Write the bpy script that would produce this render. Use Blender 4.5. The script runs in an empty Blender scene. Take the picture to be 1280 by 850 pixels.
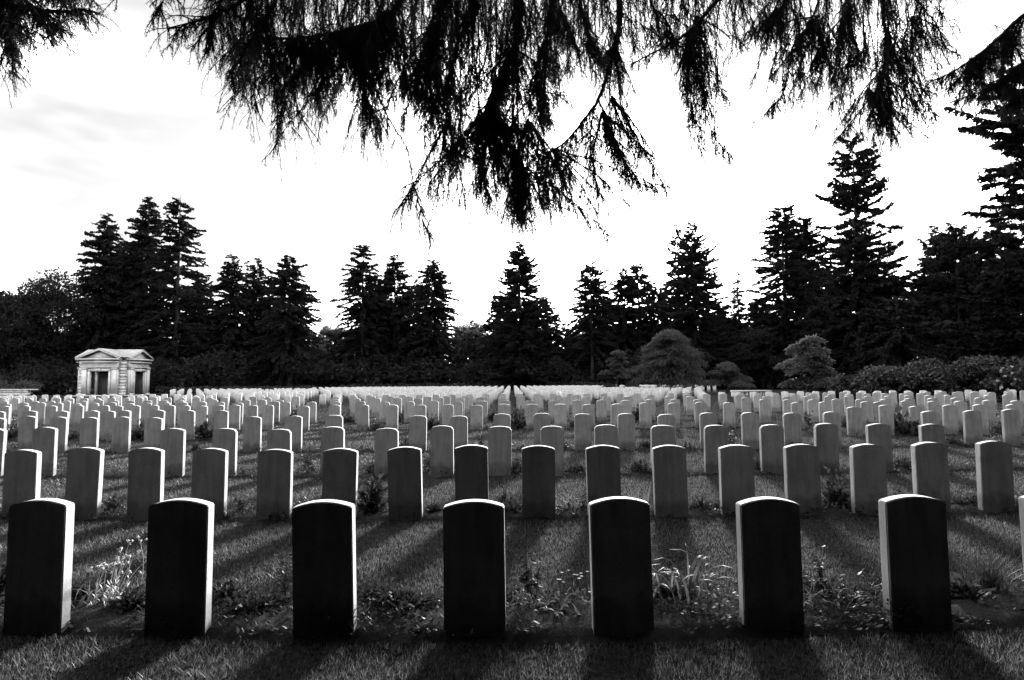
import bpy, bmesh, math, random
import numpy as np
from mathutils import Vector, Matrix

scene = bpy.context.scene
COL = scene.collection
PI = math.pi

# ------------------------------------------------------------------ camera
F = 735.0                    # focal length in pixels of a 1280 wide frame
EYE = 1.57
PITCH = math.atan(50.6 / F)
ROLL = math.radians(0.41)
fwd = Vector((0, math.cos(PITCH), math.sin(PITCH)))
up0 = Vector((0, -math.sin(PITCH), math.cos(PITCH)))
rt0 = Vector((1, 0, 0))
rt = rt0 * math.cos(ROLL) - up0 * math.sin(ROLL)
up = up0 * math.cos(ROLL) + rt0 * math.sin(ROLL)
cam = bpy.data.objects.new('camera', bpy.data.cameras.new('camera'))
COL.objects.link(cam)
cam.data.sensor_width = 36.0
cam.data.lens = F / 1280 * 36.0
cam.data.clip_start = 0.05
cam.data.clip_end = 3000
M = Matrix((rt, up, -fwd)).transposed().to_4x4()
M.translation = Vector((0, 0, EYE))
cam.matrix_world = M
scene.camera = cam

def ray(px, py):
    return rt * (px - 640) + up * (425 - py) + fwd * F

def at_depth(px, py, Y):
    """world point seen at a photo pixel, Y metres ahead"""
    d = ray(px, py)
    return Vector((0, 0, EYE)) + d * (Y / d.y)

def x_at(px, Y, z=0.4):
    """world x of the photo column px at distance Y, near the ground"""
    d = ray(px, 475.6 + (EYE - z) * F / Y)
    return d.x / d.y * Y

# ------------------------------------------------------------------ helpers
def tagged(o, label=None, cat=None, group=None, kind=None):
    if label: o['label'] = label
    if cat: o['category'] = cat
    if group: o['group'] = group
    if kind: o['kind'] = kind
    return o

def empty(name, loc, label, cat, group=None, rz=0.0):
    o = bpy.data.objects.new(name, None)
    o.empty_display_size = 0.2
    o.location = loc
    o.rotation_euler = (0, 0, rz)
    COL.objects.link(o)
    return tagged(o, label, cat, group)

class MB:
    """collects polygons; build() links them as one mesh object"""
    def __init__(self):
        self.v, self.q, self.t, self.n = [], [], [], 0
    def add(self, v, q=None, t=None):
        v = np.asarray(v, float).reshape(-1, 3)
        if q is not None and len(q): self.q.append(np.asarray(q, int).reshape(-1, 4) + self.n)
        if t is not None and len(t): self.t.append(np.asarray(t, int).reshape(-1, 3) + self.n)
        self.v.append(v); self.n += len(v)
    def mesh(self, name, mat, smooth=False):
        V = np.concatenate(self.v) if self.v else np.zeros((0, 3))
        Q = np.concatenate(self.q) if self.q else np.zeros((0, 4), int)
        T = np.concatenate(self.t) if self.t else np.zeros((0, 3), int)
        me = bpy.data.meshes.new(name)
        me.vertices.add(len(V)); me.vertices.foreach_set('co', V.ravel())
        loops = np.concatenate([Q.ravel(), T.ravel()])
        tot = np.concatenate([np.full(len(Q), 4), np.full(len(T), 3)]).astype(int)
        st = np.concatenate([[0], np.cumsum(tot)[:-1]]).astype(int) if len(tot) else tot
        me.loops.add(len(loops)); me.loops.foreach_set('vertex_index', loops.astype(np.int32))
        me.polygons.add(len(tot)); me.polygons.foreach_set('loop_start', st.astype(np.int32))
        me.polygons.foreach_set('loop_total', tot.astype(np.int32))
        if smooth: me.polygons.foreach_set('use_smooth', np.ones(len(tot), bool))
        me.update(calc_edges=True)
        me.validate()
        me.materials.append(mat)
        return me
    def build(self, name, mat, parent=None, smooth=False, loc=None):
        o = bpy.data.objects.new(name, self.mesh(name, mat, smooth))
        COL.objects.link(o)
        if loc is not None: o.location = loc
        if parent is not None: o.parent = parent
        return o
    def tube(self, pts, rad, sides=6):
        pts = np.asarray(pts, float); n = len(pts)
        rad = np.broadcast_to(np.asarray(rad, float), (n,))
        tan = np.gradient(pts, axis=0)
        tan /= np.linalg.norm(tan, axis=1)[:, None] + 1e-9
        ref = np.array([0.3, 0.2, 1.0]) if abs(tan[0][2]) < 0.8 else np.array([1.0, 0.3, 0])
        a = np.cross(tan, ref); a /= np.linalg.norm(a, axis=1)[:, None] + 1e-9
        b = np.cross(tan, a)
        th = np.arange(sides) * 2 * PI / sides
        ring = pts[:, None] + rad[:, None, None] * (a[:, None] * np.cos(th)[None, :, None] + b[:, None] * np.sin(th)[None, :, None])
        i = np.arange(n - 1)[:, None] * sides; k = np.arange(sides)[None]
        k2 = (k + 1) % sides
        q = np.stack([i + k, i + k2, i + sides + k2, i + sides + k], -1)
        self.add(ring, q)
    def diamonds(self, c, d, s, ln, wd, fold=0.0):
        """leaf-shaped quads: base c, direction d (unit), side s (unit), length, width"""
        c = np.asarray(c, float); ln = np.broadcast_to(ln, (len(c),))[:, None]; wd = np.broadcast_to(wd, (len(c),))[:, None]
        nrm = np.cross(d, s)
        v = np.stack([c, c + d * ln * .45 + s * wd * .5 + nrm * wd * fold, c + d * ln, c + d * ln * .45 - s * wd * .5 + nrm * wd * fold], 1)
        self.add(v, np.arange(len(c) * 4).reshape(-1, 4))
    def box(self, x0, x1, y0, y1, z0, z1):
        v = [(x, y, z) for z in (z0, z1) for y in (y0, y1) for x in (x0, x1)]
        self.add(v, [(0, 2, 3, 1), (4, 5, 7, 6), (0, 1, 5, 4), (2, 6, 7, 3), (0, 4, 6, 2), (1, 3, 7, 5)])

def unit(a):
    return a / (np.linalg.norm(a, axis=-1, keepdims=True) + 1e-9)

def rand_dirs(rng, n):
    return unit(rng.normal(size=(n, 3)))

def sides_for(rng, d):
    return unit(np.cross(d, rand_dirs(rng, len(d))))

# ------------------------------------------------------------------ materials (the photograph is black and white)
def new_mat(name):
    m = bpy.data.materials.new(name); m.use_nodes = True
    nt = m.node_tree
    for n in list(nt.nodes): nt.nodes.remove(n)
    return m, nt, nt.nodes.new('ShaderNodeOutputMaterial')

def grey(v): return (v, v, v, 1)

def ramp(nt, fac, stops):
    r = nt.nodes.new('ShaderNodeValToRGB')
    el = r.color_ramp.elements
    while len(el) < len(stops): el.new(0.5)
    for e, (p, v) in zip(el, stops): e.position = p; e.color = grey(v)
    nt.links.new(fac, r.inputs[0])
    return r.outputs[0]

def noise(nt, vec, scale, detail=4, rough=0.55):
    n = nt.nodes.new('ShaderNodeTexNoise')
    n.inputs['Scale'].default_value = scale; n.inputs['Detail'].default_value = detail; n.inputs['Roughness'].default_value = rough
    if vec is not None: nt.links.new(vec, n.inputs['Vector'])
    return n.outputs['Fac']

def mixrgb(nt, kind, fac, a, b):
    m = nt.nodes.new('ShaderNodeMix'); m.data_type = 'RGBA'; m.blend_type = kind
    for sock, val in ((m.inputs[0], fac), (m.inputs[6], a), (m.inputs[7], b)):
        if isinstance(val, (float, int)): sock.default_value = val if sock.type == 'VALUE' else grey(val)
        else: nt.links.new(val, sock)
    return m.outputs[2]

def stone_mat(name, base, rough=0.9):
    m, nt, out = new_mat(name)
    tc = nt.nodes.new('ShaderNodeTexCoord'); oi = nt.nodes.new('ShaderNodeObjectInfo')
    add = nt.nodes.new('ShaderNodeVectorMath'); add.operation = 'ADD'
    mul = nt.nodes.new('ShaderNodeMath'); mul.operation = 'MULTIPLY'; mul.inputs[1].default_value = 37.0
    nt.links.new(oi.outputs['Random'], mul.inputs[0])
    nt.links.new(tc.outputs['Object'], add.inputs[0]); nt.links.new(mul.outputs[0], add.inputs[1])
    v = add.outputs[0]
    big = ramp(nt, noise(nt, v, 5, 6), [(0.3, base * .82), (0.7, base * 1.08)])
    spots = ramp(nt, noise(nt, v, 60, 3), [(0.30, .55), (0.42, 1)])
    mp = nt.nodes.new('ShaderNodeMapping'); mp.inputs['Scale'].default_value = (14, 14, 1.6)
    nt.links.new(v, mp.inputs['Vector'])
    streak = ramp(nt, noise(nt, mp.outputs[0], 1, 4), [(0.35, .78), (0.6, 1)])
    # splashed soil and algae low on the stone
    sep = nt.nodes.new('ShaderNodeSeparateXYZ'); nt.links.new(tc.outputs['Object'], sep.inputs[0])
    wob = nt.nodes.new('ShaderNodeMath'); wob.operation = 'MULTIPLY_ADD'; wob.inputs[1].default_value = -.28
    nt.links.new(noise(nt, v, 9, 4), wob.inputs[0]); nt.links.new(sep.outputs['Z'], wob.inputs[2])
    algae = ramp(nt, wob.outputs[0], [(0.0, .55), (0.12, 1)])
    c = mixrgb(nt, 'MULTIPLY', 1.0, big, streak)
    c = mixrgb(nt, 'MULTIPLY', .8, c, spots)
    c = mixrgb(nt, 'MULTIPLY', 1.0, c, algae)
    tone = nt.nodes.new('ShaderNodeMapRange'); tone.inputs[3].default_value = .86; tone.inputs[4].default_value = 1.06
    nt.links.new(oi.outputs['Random'], tone.inputs[0])
    tv = nt.nodes.new('ShaderNodeCombineColor')
    for k in range(3): nt.links.new(tone.outputs[0], tv.inputs[k])
    c = mixrgb(nt, 'MULTIPLY', 1.0, c, tv.outputs[0])
    b = nt.nodes.new('ShaderNodeBsdfPrincipled')
    nt.links.new(c, b.inputs['Base Color'])
    b.inputs['Roughness'].default_value = rough; b.inputs['Specular IOR Level'].default_value = .15
    bp = nt.nodes.new('ShaderNodeBump'); bp.inputs['Strength'].default_value = .25; bp.inputs['Distance'].default_value = .004
    nt.links.new(noise(nt, v, 90, 5), bp.inputs['Height']); nt.links.new(bp.outputs[0], b.inputs['Normal'])
    nt.links.new(b.outputs[0], out.inputs[0])
    return m

def leaf_mat(name, a, b, trans=0.5, gloss=0.0, scale=1.5):
    m, nt, out = new_mat(name)
    tc = nt.nodes.new('ShaderNodeTexCoord')
    c = ramp(nt, noise(nt, tc.outputs['Object'], scale, 3), [(0.35, a), (0.65, b)])
    d = nt.nodes.new('ShaderNodeBsdfDiffuse'); nt.links.new(c, d.inputs[0])
    sh = d.outputs[0]
    if trans > 0:
        t = nt.nodes.new('ShaderNodeBsdfTranslucent'); nt.links.new(c, t.inputs[0])
        mx = nt.nodes.new('ShaderNodeMixShader'); mx.inputs[0].default_value = trans
        nt.links.new(sh, mx.inputs[1]); nt.links.new(t.outputs[0], mx.inputs[2]); sh = mx.outputs[0]
    if gloss > 0:
        g = nt.nodes.new('ShaderNodeBsdfGlossy'); g.inputs['Roughness'].default_value = .38; g.inputs[0].default_value = grey(.6)
        mx = nt.nodes.new('ShaderNodeMixShader'); mx.inputs[0].default_value = gloss
        nt.links.new(sh, mx.inputs[1]); nt.links.new(g.outputs[0], mx.inputs[2]); sh = mx.outputs[0]
    nt.links.new(sh, out.inputs[0])
    return m

def plain_mat(name, a, b, scale=6, rough=.9, bump=.3, dist=.01):
    m, nt, out = new_mat(name)
    tc = nt.nodes.new('ShaderNodeTexCoord')
    p = nt.nodes.new('ShaderNodeBsdfPrincipled')
    nt.links.new(ramp(nt, noise(nt, tc.outputs['Object'], scale, 6), [(0.35, a), (0.65, b)]), p.inputs['Base Color'])
    p.inputs['Roughness'].default_value = rough; p.inputs['Specular IOR Level'].default_value = 0.0
    bp = nt.nodes.new('ShaderNodeBump'); bp.inputs['Strength'].default_value = bump; bp.inputs['Distance'].default_value = dist
    nt.links.new(noise(nt, tc.outputs['Object'], scale * 6, 5), bp.inputs['Height']); nt.links.new(bp.outputs[0], p.inputs['Normal'])
    nt.links.new(p.outputs[0], out.inputs[0])
    return m

def lawn_mat():
    m, nt, out = new_mat('mown_lawn')
    tc = nt.nodes.new('ShaderNodeTexCoord'); v = tc.outputs['Object']
    patch = ramp(nt, noise(nt, v, .9, 5, .65), [(0.3, LAWN * .40), (0.7, LAWN * .85)])
    mp = nt.nodes.new('ShaderNodeMapping'); mp.inputs['Scale'].default_value = (26, 26, 26)
    nt.links.new(v, mp.inputs['Vector'])
    fine = ramp(nt, noise(nt, mp.outputs[0], 1, 6, .75), [(0.36, .2), (0.66, 1.5)])
    c = mixrgb(nt, 'MULTIPLY', 1.0, patch, fine)
    d = nt.nodes.new('ShaderNodeBsdfDiffuse'); nt.links.new(c, d.inputs[0])
    bp = nt.nodes.new('ShaderNodeBump'); bp.inputs['Strength'].default_value = 1; bp.inputs['Distance'].default_value = .03
    nt.links.new(noise(nt, v, 55, 4, .7), bp.inputs['Height']); nt.links.new(bp.outputs[0], d.inputs['Normal'])
    nt.links.new(d.outputs[0], out.inputs[0])
    return m

LAWN = .038
MAT = dict(
    stone=stone_mat('portland_stone', .46),
    shelter=plain_mat('shelter_stone', .42, .58, 1.6, .9, .4, .02),
    roof=plain_mat('roof_stone', .28, .42, 3),
    soil=plain_mat('bed_soil', .02, .035, 14, 1, .8, .03),
    bark=plain_mat('bark', .025, .06, 9, 1, .8, .03),
    needles=leaf_mat('spruce_needles', .016, .026, .15),
    conifer=leaf_mat('conifer_foliage', .012, .021, .2, 0, .35),
    broad=leaf_mat('broadleaf_foliage', .015, .028, .4, 0, .4),
    pale=leaf_mat('pale_foliage', .09, .14, .5, 0, .5),
    weeping=leaf_mat('weeping_foliage', .038, .07, .45, 0, .7),
    rhodo=leaf_mat('rhododendron_leaf', .028, .05, .2, .015, .8),
    plant=leaf_mat('bed_leaf', .05, .09, .4, .01, 5),
    darkplant=leaf_mat('dark_leaf', .022, .042, .25, .012, 5),
    straw=leaf_mat('dry_stem', .3, .42, .5, 0, 5),
    petal=leaf_mat('white_petal', .4, .55, .4, 0, 5),
    grass=leaf_mat('grass_blade', LAWN * .5, LAWN * 2.6, .5, .02, 24),
    iron=plain_mat('dark_iron', .03, .05, 10, .6),
    lawn=lawn_mat(),
)

# ------------------------------------------------------------------ ground
rng = np.random.default_rng(4)
def ground_sheet():
    b = MB()
    xs = np.concatenate([np.linspace(-900, -70, 12), np.linspace(-60, 60, 121), np.linspace(70, 900, 12)])
    ys = np.concatenate([np.linspace(-400, -35, 8), np.linspace(-30, 120, 151), np.linspace(140, 1500, 12)])
    X, Y = np.meshgrid(xs, ys)
    Z = .012 * np.sin(X * .9 + 1.3 * np.sin(Y * .4)) * np.cos(Y * .8)
    Z = Z * np.exp(-((Y - 20) / 60) ** 2)
    nx, ny = len(xs), len(ys)
    i = np.arange(ny - 1)[:, None] * nx + np.arange(nx - 1)[None]
    q = np.stack([i, i + 1, i + nx + 1, i + nx], -1)
    b.add(np.stack([X, Y, Z - .012], -1), q)
    return tagged(b.build('lawn', MAT['lawn'], smooth=True), kind='structure')
ground_sheet()

# ------------------------------------------------------------------ headstones
def headstone_mesh(style, w, h, t, seg=10, bevel=.005):
    pts = []
    if style == 'arc':
        rise = .036
        pts = [(-w / 2, -.12)]
        for k in range(seg + 1):
            u = -1 + 2 * k / seg
            pts.append((u * w / 2, h - rise * u * u))
        pts.append((w / 2, -.12))
    elif style == 'shoulder':
        rise, sw, sh = .022, .028, .034
        pts = [(-w / 2, -.12), (-w / 2, h - rise - sh)]
        for k in range(3): pts.append((-w / 2 + sw * (k + 1) / 3 * (1), h - rise - sh + sh * ((k + 1) / 3) ** 2))
        for k in range(1, seg):
            u = -1 + 2 * k / seg
            pts.append((u * (w / 2 - sw), h - rise * u * u))
        for k in range(3): pts.append((w / 2 - sw * (3 - k) / 3, h - rise - sh + sh * ((3 - k) / 3) ** 2))
        pts += [(w / 2, h - rise - sh), (w / 2, -.12)]
    else:
        pts = [(-w / 2, -.12), (-w / 2, h - .11)]
        for k in range(1, seg):
            u = -1 + 2 * k / seg
            pts.append((u * w / 2, h - .11 * abs(u) ** 1.5))
        pts += [(w / 2, h - .11), (w / 2, -.12)]
    bm = bmesh.new()
    f = bm.faces.new([bm.verts.new((x, -t / 2, z)) for x, z in pts])
    r = bmesh.ops.extrude_face_region(bm, geom=[f])
    bmesh.ops.translate(bm, vec=(0, t, 0), verts=[e for e in r['geom'] if isinstance(e, bmesh.types.BMVert)])
    bmesh.ops.recalc_face_normals(bm, faces=bm.faces)
    if bevel:
        ed = [e for e in bm.edges if len(e.link_faces) == 2 and e.calc_face_angle() > .6 and min(v.co.z for v in e.verts) > -.2]
        bmesh.ops.bevel(bm, geom=ed, offset=bevel, segments=2, affect='EDGES')
    bmesh.ops.triangulate(bm, faces=[f for f in bm.faces if len(f.verts) > 4])
    me = bpy.data.meshes.new('headstone'); bm.to_mesh(me); bm.free()
    me.materials.append(MAT['stone'])
    return me

STONE_MESH = {s: [headstone_mesh(s, .381 * a, .82 * b, .082, bevel=.006) for a, b in ((1, 1), (1.01, .985), (.985, 1.012))] for s in ('arc', 'shoulder', 'gothic')}
LOW = {s: headstone_mesh(s, .381, .82, .082, seg=6, bevel=0) for s in ('arc', 'shoulder', 'gothic')}

ONES = 'first second third fourth fifth sixth seventh eighth ninth tenth eleventh twelfth thirteenth fourteenth fifteenth sixteenth seventeenth eighteenth nineteenth'.split()
TENS = {20: 'twent', 30: 'thirt', 40: 'fort', 50: 'fift', 60: 'sixt'}
def ordinal(n):
    if n < 20: return ONES[n - 1]
    t, u = n // 10 * 10, n % 10
    return TENS[t] + ('ieth' if u == 0 else 'y-' + ONES[u - 1])
LOOK = {'arc': 'round-topped', 'shoulder': 'shoulder-topped', 'gothic': 'pointed-top'}

stones = []          # dict(x, y, style, block, row)
def curve(px): return 1 + .030 * ((px - 640) / 640) ** 2
def measured(block, row, Y, pxs, style):
    for i, px in enumerate(pxs):
        y = Y * curve(px)
        s = style if isinstance(style, str) else style[i % len(style)]
        stones.append(dict(x=x_at(px, y), y=y, style=s, block=block, row=row, px=px))
S, A = 'shoulder', 'arc'
measured('full', 1, 3.77, [50, 225, 408, 594, 777, 962, 1143, 1321], A)
measured('full', 2, 6.81, [-46, 28, 104.5, 183, 262, 343.5, 424.5, 507.7, 590, 672.7, 755, 838, 921, 1003, 1085, 1163.5, 1243, 1321], A)
measured('full', 3, 9.78, [-9, 55.7, 216, 281, 349.6, 416, 483.6, 552.7, 624.5, 690, 758, 828, 895, 965, 1032.5, 1099.5, 1165.7, 1300], [A, A, A, S, S, S, S, S, S, S, S, S, S, S, S, A, A, A])
measured('full', 4, 13.2, [-4, 34.6, 73, 112, 152, 192, 315.7, 366.6, 418, 522, 573.5, 627, 678, 729, 782.5, 834, 886, 938, 990.6, 1040, 1164, 1216, 1264.7], [A] * 6 + [A, A, S] + [S] * 11 + [A] * 3)
measured('left', 1, 16.1, [-2, 37.8, 76.8, 115, 135, 155, 196, 235, 276.5], A)
measured('left', 2, 19.6, [5, 30, 64, 97, 130, 146.4, 168, 190.8, 211.8, 230, 252, 272.7, 293, 314.7, 334.6], [A, A, A, A, S])
measured('centre', 1, 18.9, [379, 418, 454, 490, 525, 560, 595.7, 630, 665, 700.5, 736, 771, 807, 842, 876, 911.5], S)
measured('right', 1, 15.8, [1068, 1108, 1146.6, 1188, 1226, 1268], A)
measured('right', 2, 18.5, [997, 1031.6, 1084, 1100, 1134, 1168, 1201.6, 1236, 1272], A)
measured('centre', 2, 22.4, [357, 389, 420, 450, 481, 511.5, 542, 572, 603, 632, 662, 692, 722, 752, 783, 813, 844, 874], S)
R_ = random.Random(11)
def px_of(x, y):
    d = Vector((x, y, .4)) - Vector((0, 0, EYE))
    k = F / d.dot(fwd)
    return 640 + d.dot(rt) * k
def grid_row(block, row, Y, pa, pb, sp, styles, off, miss=.06, skip=None):
    xa, xb = x_at(pa, Y), x_at(pb, Y)
    k = math.ceil((xa - off) / sp)
    while off + k * sp <= xb:
        x = off + k * sp + R_.uniform(-.02, .02); k += 1
        if R_.random() < miss or (skip and skip(x)): continue
        px = px_of(x, Y)
        stones.append(dict(x=x, y=Y * curve(px) if Y < 40 else Y + R_.uniform(-.05, .05), style=R_.choice(styles), block=block, row=row, px=px))
for r, (Y, sp) in enumerate(((22.6, .72), (25.6, .74), (30.5, .76), (35.0, .8), (39.5, .85))):
    grid_row('left', 3 + r, Y, -30, (346, 352, 372, 384, 392)[r], sp, [A, A, A, S] if r < 2 else [A, S, 'gothic'], .2, .10)
for r, (Y, sp) in enumerate(((21.2, .90), (24.6, .88), (28.2, .90), (31.0, .92), (34.2, .93))):
    grid_row('right', 3 + r, Y, (935, 925, 910, 905, 898)[r], 1310, sp, [A, S], .1, .08)
aisle = lambda x: False
Yc, r = 26.2, 3
while Yc < 89:
    grid_row('centre', r, Yc, 402 if Yc < 60 else 392, 888 - (Yc - 26) * .3, .93, [S, S, A], .46 + .05 * math.sin(r), .05, aisle)
    Yc += 3.3 if Yc < 46 else 2.7
    r += 1
Yl, r = 46, 8
while Yl < 76:
    grid_row('left', r, Yl, 214 + max(0, 60 - Yl) * 3, 390, .98, [A, S], .3, .05)
    Yl += 3.6; r += 1
grid_row('far', 1, 72, 864, 900, .72, [A], .2, 0)
grid_row('far', 2, 75, 770, 860, .95, [A], .2, .1)

def on_screen(s): return -22 < s['px'] < (1350 if s['row'] == 1 and s['block'] == 'full' else 1302)
stones = [s for s in stones if on_screen(s)]
stones.sort(key=lambda s: s['y'])
ROWPOS = {}
for s in sorted(stones, key=lambda s: s['x']):
    key = (s['block'], s['row']); ROWPOS[key] = ROWPOS.get(key, 0) + 1; s['n'] = ROWPOS[key]
WHERE = {'left': 'row of the block before the shelter', 'centre': 'row of the central block', 'right': 'row of the block before the rhododendrons'}
ROWNAME = {1: 'front row', 2: 'second full-width row', 3: 'third full-width row', 4: 'fourth full-width row'}
far = MB(); n_ind = 0
srng = random.Random(3)
for s in stones:
    small = n_ind >= 300 or s['block'] == 'far' or s['y'] > 60
    rot = Matrix.Rotation(srng.gauss(0, .012), 4, 'Z') @ Matrix.Rotation(srng.gauss(0, .010), 4, 'X') @ Matrix.Rotation(srng.gauss(0, .009), 4, 'Y')
    dz = srng.uniform(-.018, .012)
    if not small:
        o = bpy.data.objects.new('headstone', srng.choice(STONE_MESH[s['style']]))
        COL.objects.link(o)
        o.matrix_world = Matrix.Translation((s['x'], s['y'], dz)) @ rot
        if s['block'] == 'full': lab = f"{LOOK[s['style']]} headstone in the {ROWNAME[s['row']]}, {ordinal(s['n'])} from the left"
        else: lab = f"{LOOK[s['style']]} headstone, {ordinal(s['n'])} from left in {ordinal(s['row'])} {WHERE[s['block']]}"
        if s['block'] == 'full' and s['row'] == 1: lab = 'near black ' + lab
        tagged(o, lab, 'headstone', 'white headstones standing in rows on the lawn')
        n_ind += 1
    else:
        me = LOW[s['style']]
        mw = Matrix.Translation((s['x'], s['y'], dz)) @ rot
        v = [tuple(mw @ p.co) for p in me.vertices]
        far.add(v, [tuple(p.vertices) for p in me.polygons if len(p.vertices) == 4], [tuple(p.vertices) for p in me.polygons if len(p.vertices) == 3])
tagged(far.build('distant_headstones', MAT['stone']), 'hundreds of tiny pale headstones in the farthest rows before the dark trees', 'headstones', kind='stuff')
print('stones', len(stones), 'individual', n_ind)

# ------------------------------------------------------------------ flower beds along the rows
BEDS = [(3.77, -.10, .56, -6.5, 6.5, 1), (6.81, -.10, .50, -9.5, 9.5, 1), (9.78, -.10, .5, -12.5, 12.5, 1), (13.2, -.1, .45, -14, 14, 1),
        (15.8, -.1, .4, 8.6, 17, 1), (16.1, -.1, .4, -16.5, -8.0, 1), (18.9, -.1, .4, -7.2, 8.2, 1), (22.4, -.1, .4, -9.2, 8.4, 1)]
def bed_shape(Y, a, b, x0, x1):
    m = MB()
    xs = np.arange(x0, x1, .07); ny = 9
    px = 640 + F * xs / Y
    yc = Y * (1 + .030 * ((px - 640) / 640) ** 2)
    t = np.linspace(0, 1, ny)
    X = np.repeat(xs[:, None], ny, 1)
    wob = rng.normal(0, .02, (len(xs), 2)); wob = (wob + np.roll(wob, 1, 0) + np.roll(wob, 2, 0)) / 1.7
    Yv = yc[:, None] + a + wob[:, :1] + (b - a + wob[:, 1:] - wob[:, :1]) * t[None]
    Z = .045 * np.sin(PI * t)[None] ** .6 + rng.normal(0, .009, X.shape)
    Z[:, 0] = -.03; Z[:, -1] = -.03
    i = np.arange(len(xs) - 1)[:, None] * ny + np.arange(ny - 1)[None]
    m.add(np.stack([X, Yv, Z], -1), np.stack([i, i + ny, i + ny + 1, i + 1], -1))
    return m
for (Y, a, b, x0, x1, _) in BEDS:
    tagged(bed_shape(Y, a, b, x0, x1).build('soil_bed', MAT['soil'], smooth=True), kind='structure')

def in_bed(x, y):
    px = 640 + F * x / np.maximum(y, .1)
    k = 1 + .030 * ((px - 640) / 640) ** 2
    r = np.zeros(len(x), bool)
    for (Y, a, b, *_r) in BEDS:
        r |= (y > Y * k + a - .01) & (y < Y * k + b + .01)
    return r

# low creeping plants and fallen leaves that cover the bed soil
gc = MB()
for (Y, a, b, x0, x1, _), dens, sz in zip(BEDS, (2600, 1700, 900, 560, 420, 420, 360, 300), (.03, .034, .04, .045, .055, .055, .06, .065)):
    n = int((x1 - x0) * (b - a) * dens)
    x = rng.uniform(x0, x1, n); t = rng.uniform(0.02, .98, n)
    patch = np.sin(x * 2.1 + Y) + np.sin(x * 5.3 + 2 * Y) + np.sin(x * 11 + 7 * t)
    keep = patch + rng.normal(0, .6, n) > -.3
    x, t, patch = x[keep], t[keep], patch[keep]
    n = len(x)
    y = Y * (1 + .030 * ((F * x / Y) / 640) ** 2) + a + (b - a) * t
    z = .03 * np.sin(PI * t) ** .6 + rng.uniform(0, .03, n) + np.clip(patch, 0, 2) * rng.uniform(0, .075, n)
    d = rand_dirs(rng, n); d[:, 2] = np.abs(d[:, 2]) * .7 + .1; d = unit(d)
    s = unit(np.cross(d, np.array([0, 0, 1.0])) + .4 * rand_dirs(rng, n))
    L = sz * rng.uniform(.6, 1.6, n)
    gc.diamonds(np.stack([x, y, z], -1), d, s, L, L * rng.uniform(.35, .75, n), .1)
tagged(gc.build('ground_cover', MAT['darkplant']), 'low creeping leaves covering the soil along the headstone rows', 'ground cover', kind='stuff')

# ------------------------------------------------------------------ grass blades
gb = MB()
for (y0, y1, dens, hgt, wid) in ((2.2, 4.2, 6500, .034, .0042), (4.2, 6.6, 4200, .034, .005), (6.6, 9.6, 2300, .036, .0065), (9.6, 14, 1000, .038, .010), (14, 22, 360, .04, .016), (22, 40, 90, .045, .03)):
    n = int(dens * (y1 - y0) * 1.02 * (y0 + y1))
    y = rng.uniform(y0, y1, n); x = rng.uniform(-1, 1, n) * (y * .92 + 1.0)
    k = ~in_bed(x, y)
    tuft = np.sin(x * 7 + 3 * np.sin(y * 5)) * np.sin(y * 9 + 2 * np.sin(x * 6)) + rng.normal(0, .7, n)
    k &= tuft > -.9
    x, y, tuft = x[k], y[k], tuft[k]; n = len(x)
    z = .012 * np.sin(x * .9 + 1.3 * np.sin(y * .4)) * np.cos(y * .8) * np.exp(-((y - 20) / 60) ** 2) - .014
    az = rng.uniform(0, 2 * PI, n); h = hgt * rng.uniform(.55, 1.35, n) * (1 + .15 * np.clip(tuft, -1, 1)); ln = h * rng.uniform(.2, 1.0, n)
    p = np.stack([x, y, z], -1); sd = np.stack([np.cos(az), np.sin(az), 0 * az], -1)
    la = az + PI / 2 + rng.normal(0, .5, n)
    tip = p + np.stack([np.cos(la) * ln, np.sin(la) * ln, h], -1)
    w = wid * rng.uniform(.6, 1.3, n)[:, None] / 2
    v = np.stack([p - sd * w, p + sd * w, tip], 1)
    gb.add(v, None, np.arange(3 * n).reshape(-1, 3))
tagged(gb.build('grass', MAT['grass']), 'short mown grass growing between the headstone rows', 'grass', kind='stuff')

# ------------------------------------------------------------------ bed plants
def rose_parts(seed, h, spread, leaf=.045, stems=5, nleaf=14):
    r = np.random.default_rng(seed); st, lv = MB(), MB()
    for _ in range(stems):
        a = r.uniform(0, 2 * PI); tip = np.array([math.cos(a) * spread * r.uniform(.2, 1), math.sin(a) * spread * .6 * r.uniform(.2, 1), h * r.uniform(.55, 1)])
        t = np.linspace(0, 1, 8)[:, None]
        bend = np.array([math.cos(a + 1.4), math.sin(a + 1.4), 0]) * spread * .25 * r.uniform(-1, 1)
        p = tip * t + bend * np.sin(PI * t) + r.normal(0, .006, (8, 3)) * t
        st.tube(p, np.linspace(.004, .0018, 8), 5)
        n = nleaf; k = r.uniform(.25, 1, n); base = np.stack([np.interp(k, np.linspace(0, 1, 8), p[:, i]) for i in range(3)], -1)
        d = rand_dirs(r, n); d[:, 2] = d[:, 2] * .5 + .1; d = unit(d)
        stalk = base + d * leaf * .5
        for q in (-1, 0, 1):
            dd = unit(d + q * .8 * unit(np.cross(d, np.array([0, 0, 1.0]))) + r.normal(0, .15, (n, 3)))
            L = leaf * r.uniform(.7, 1.2, n)
            lv.diamonds(stalk, dd, unit(np.cross(dd, np.array([0, 0, 1.0])) + .5 * rand_dirs(r, n)), L, L * .6, .12)
    return [('stems', st, 'bark'), ('leaves', lv, 'darkplant')]
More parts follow.
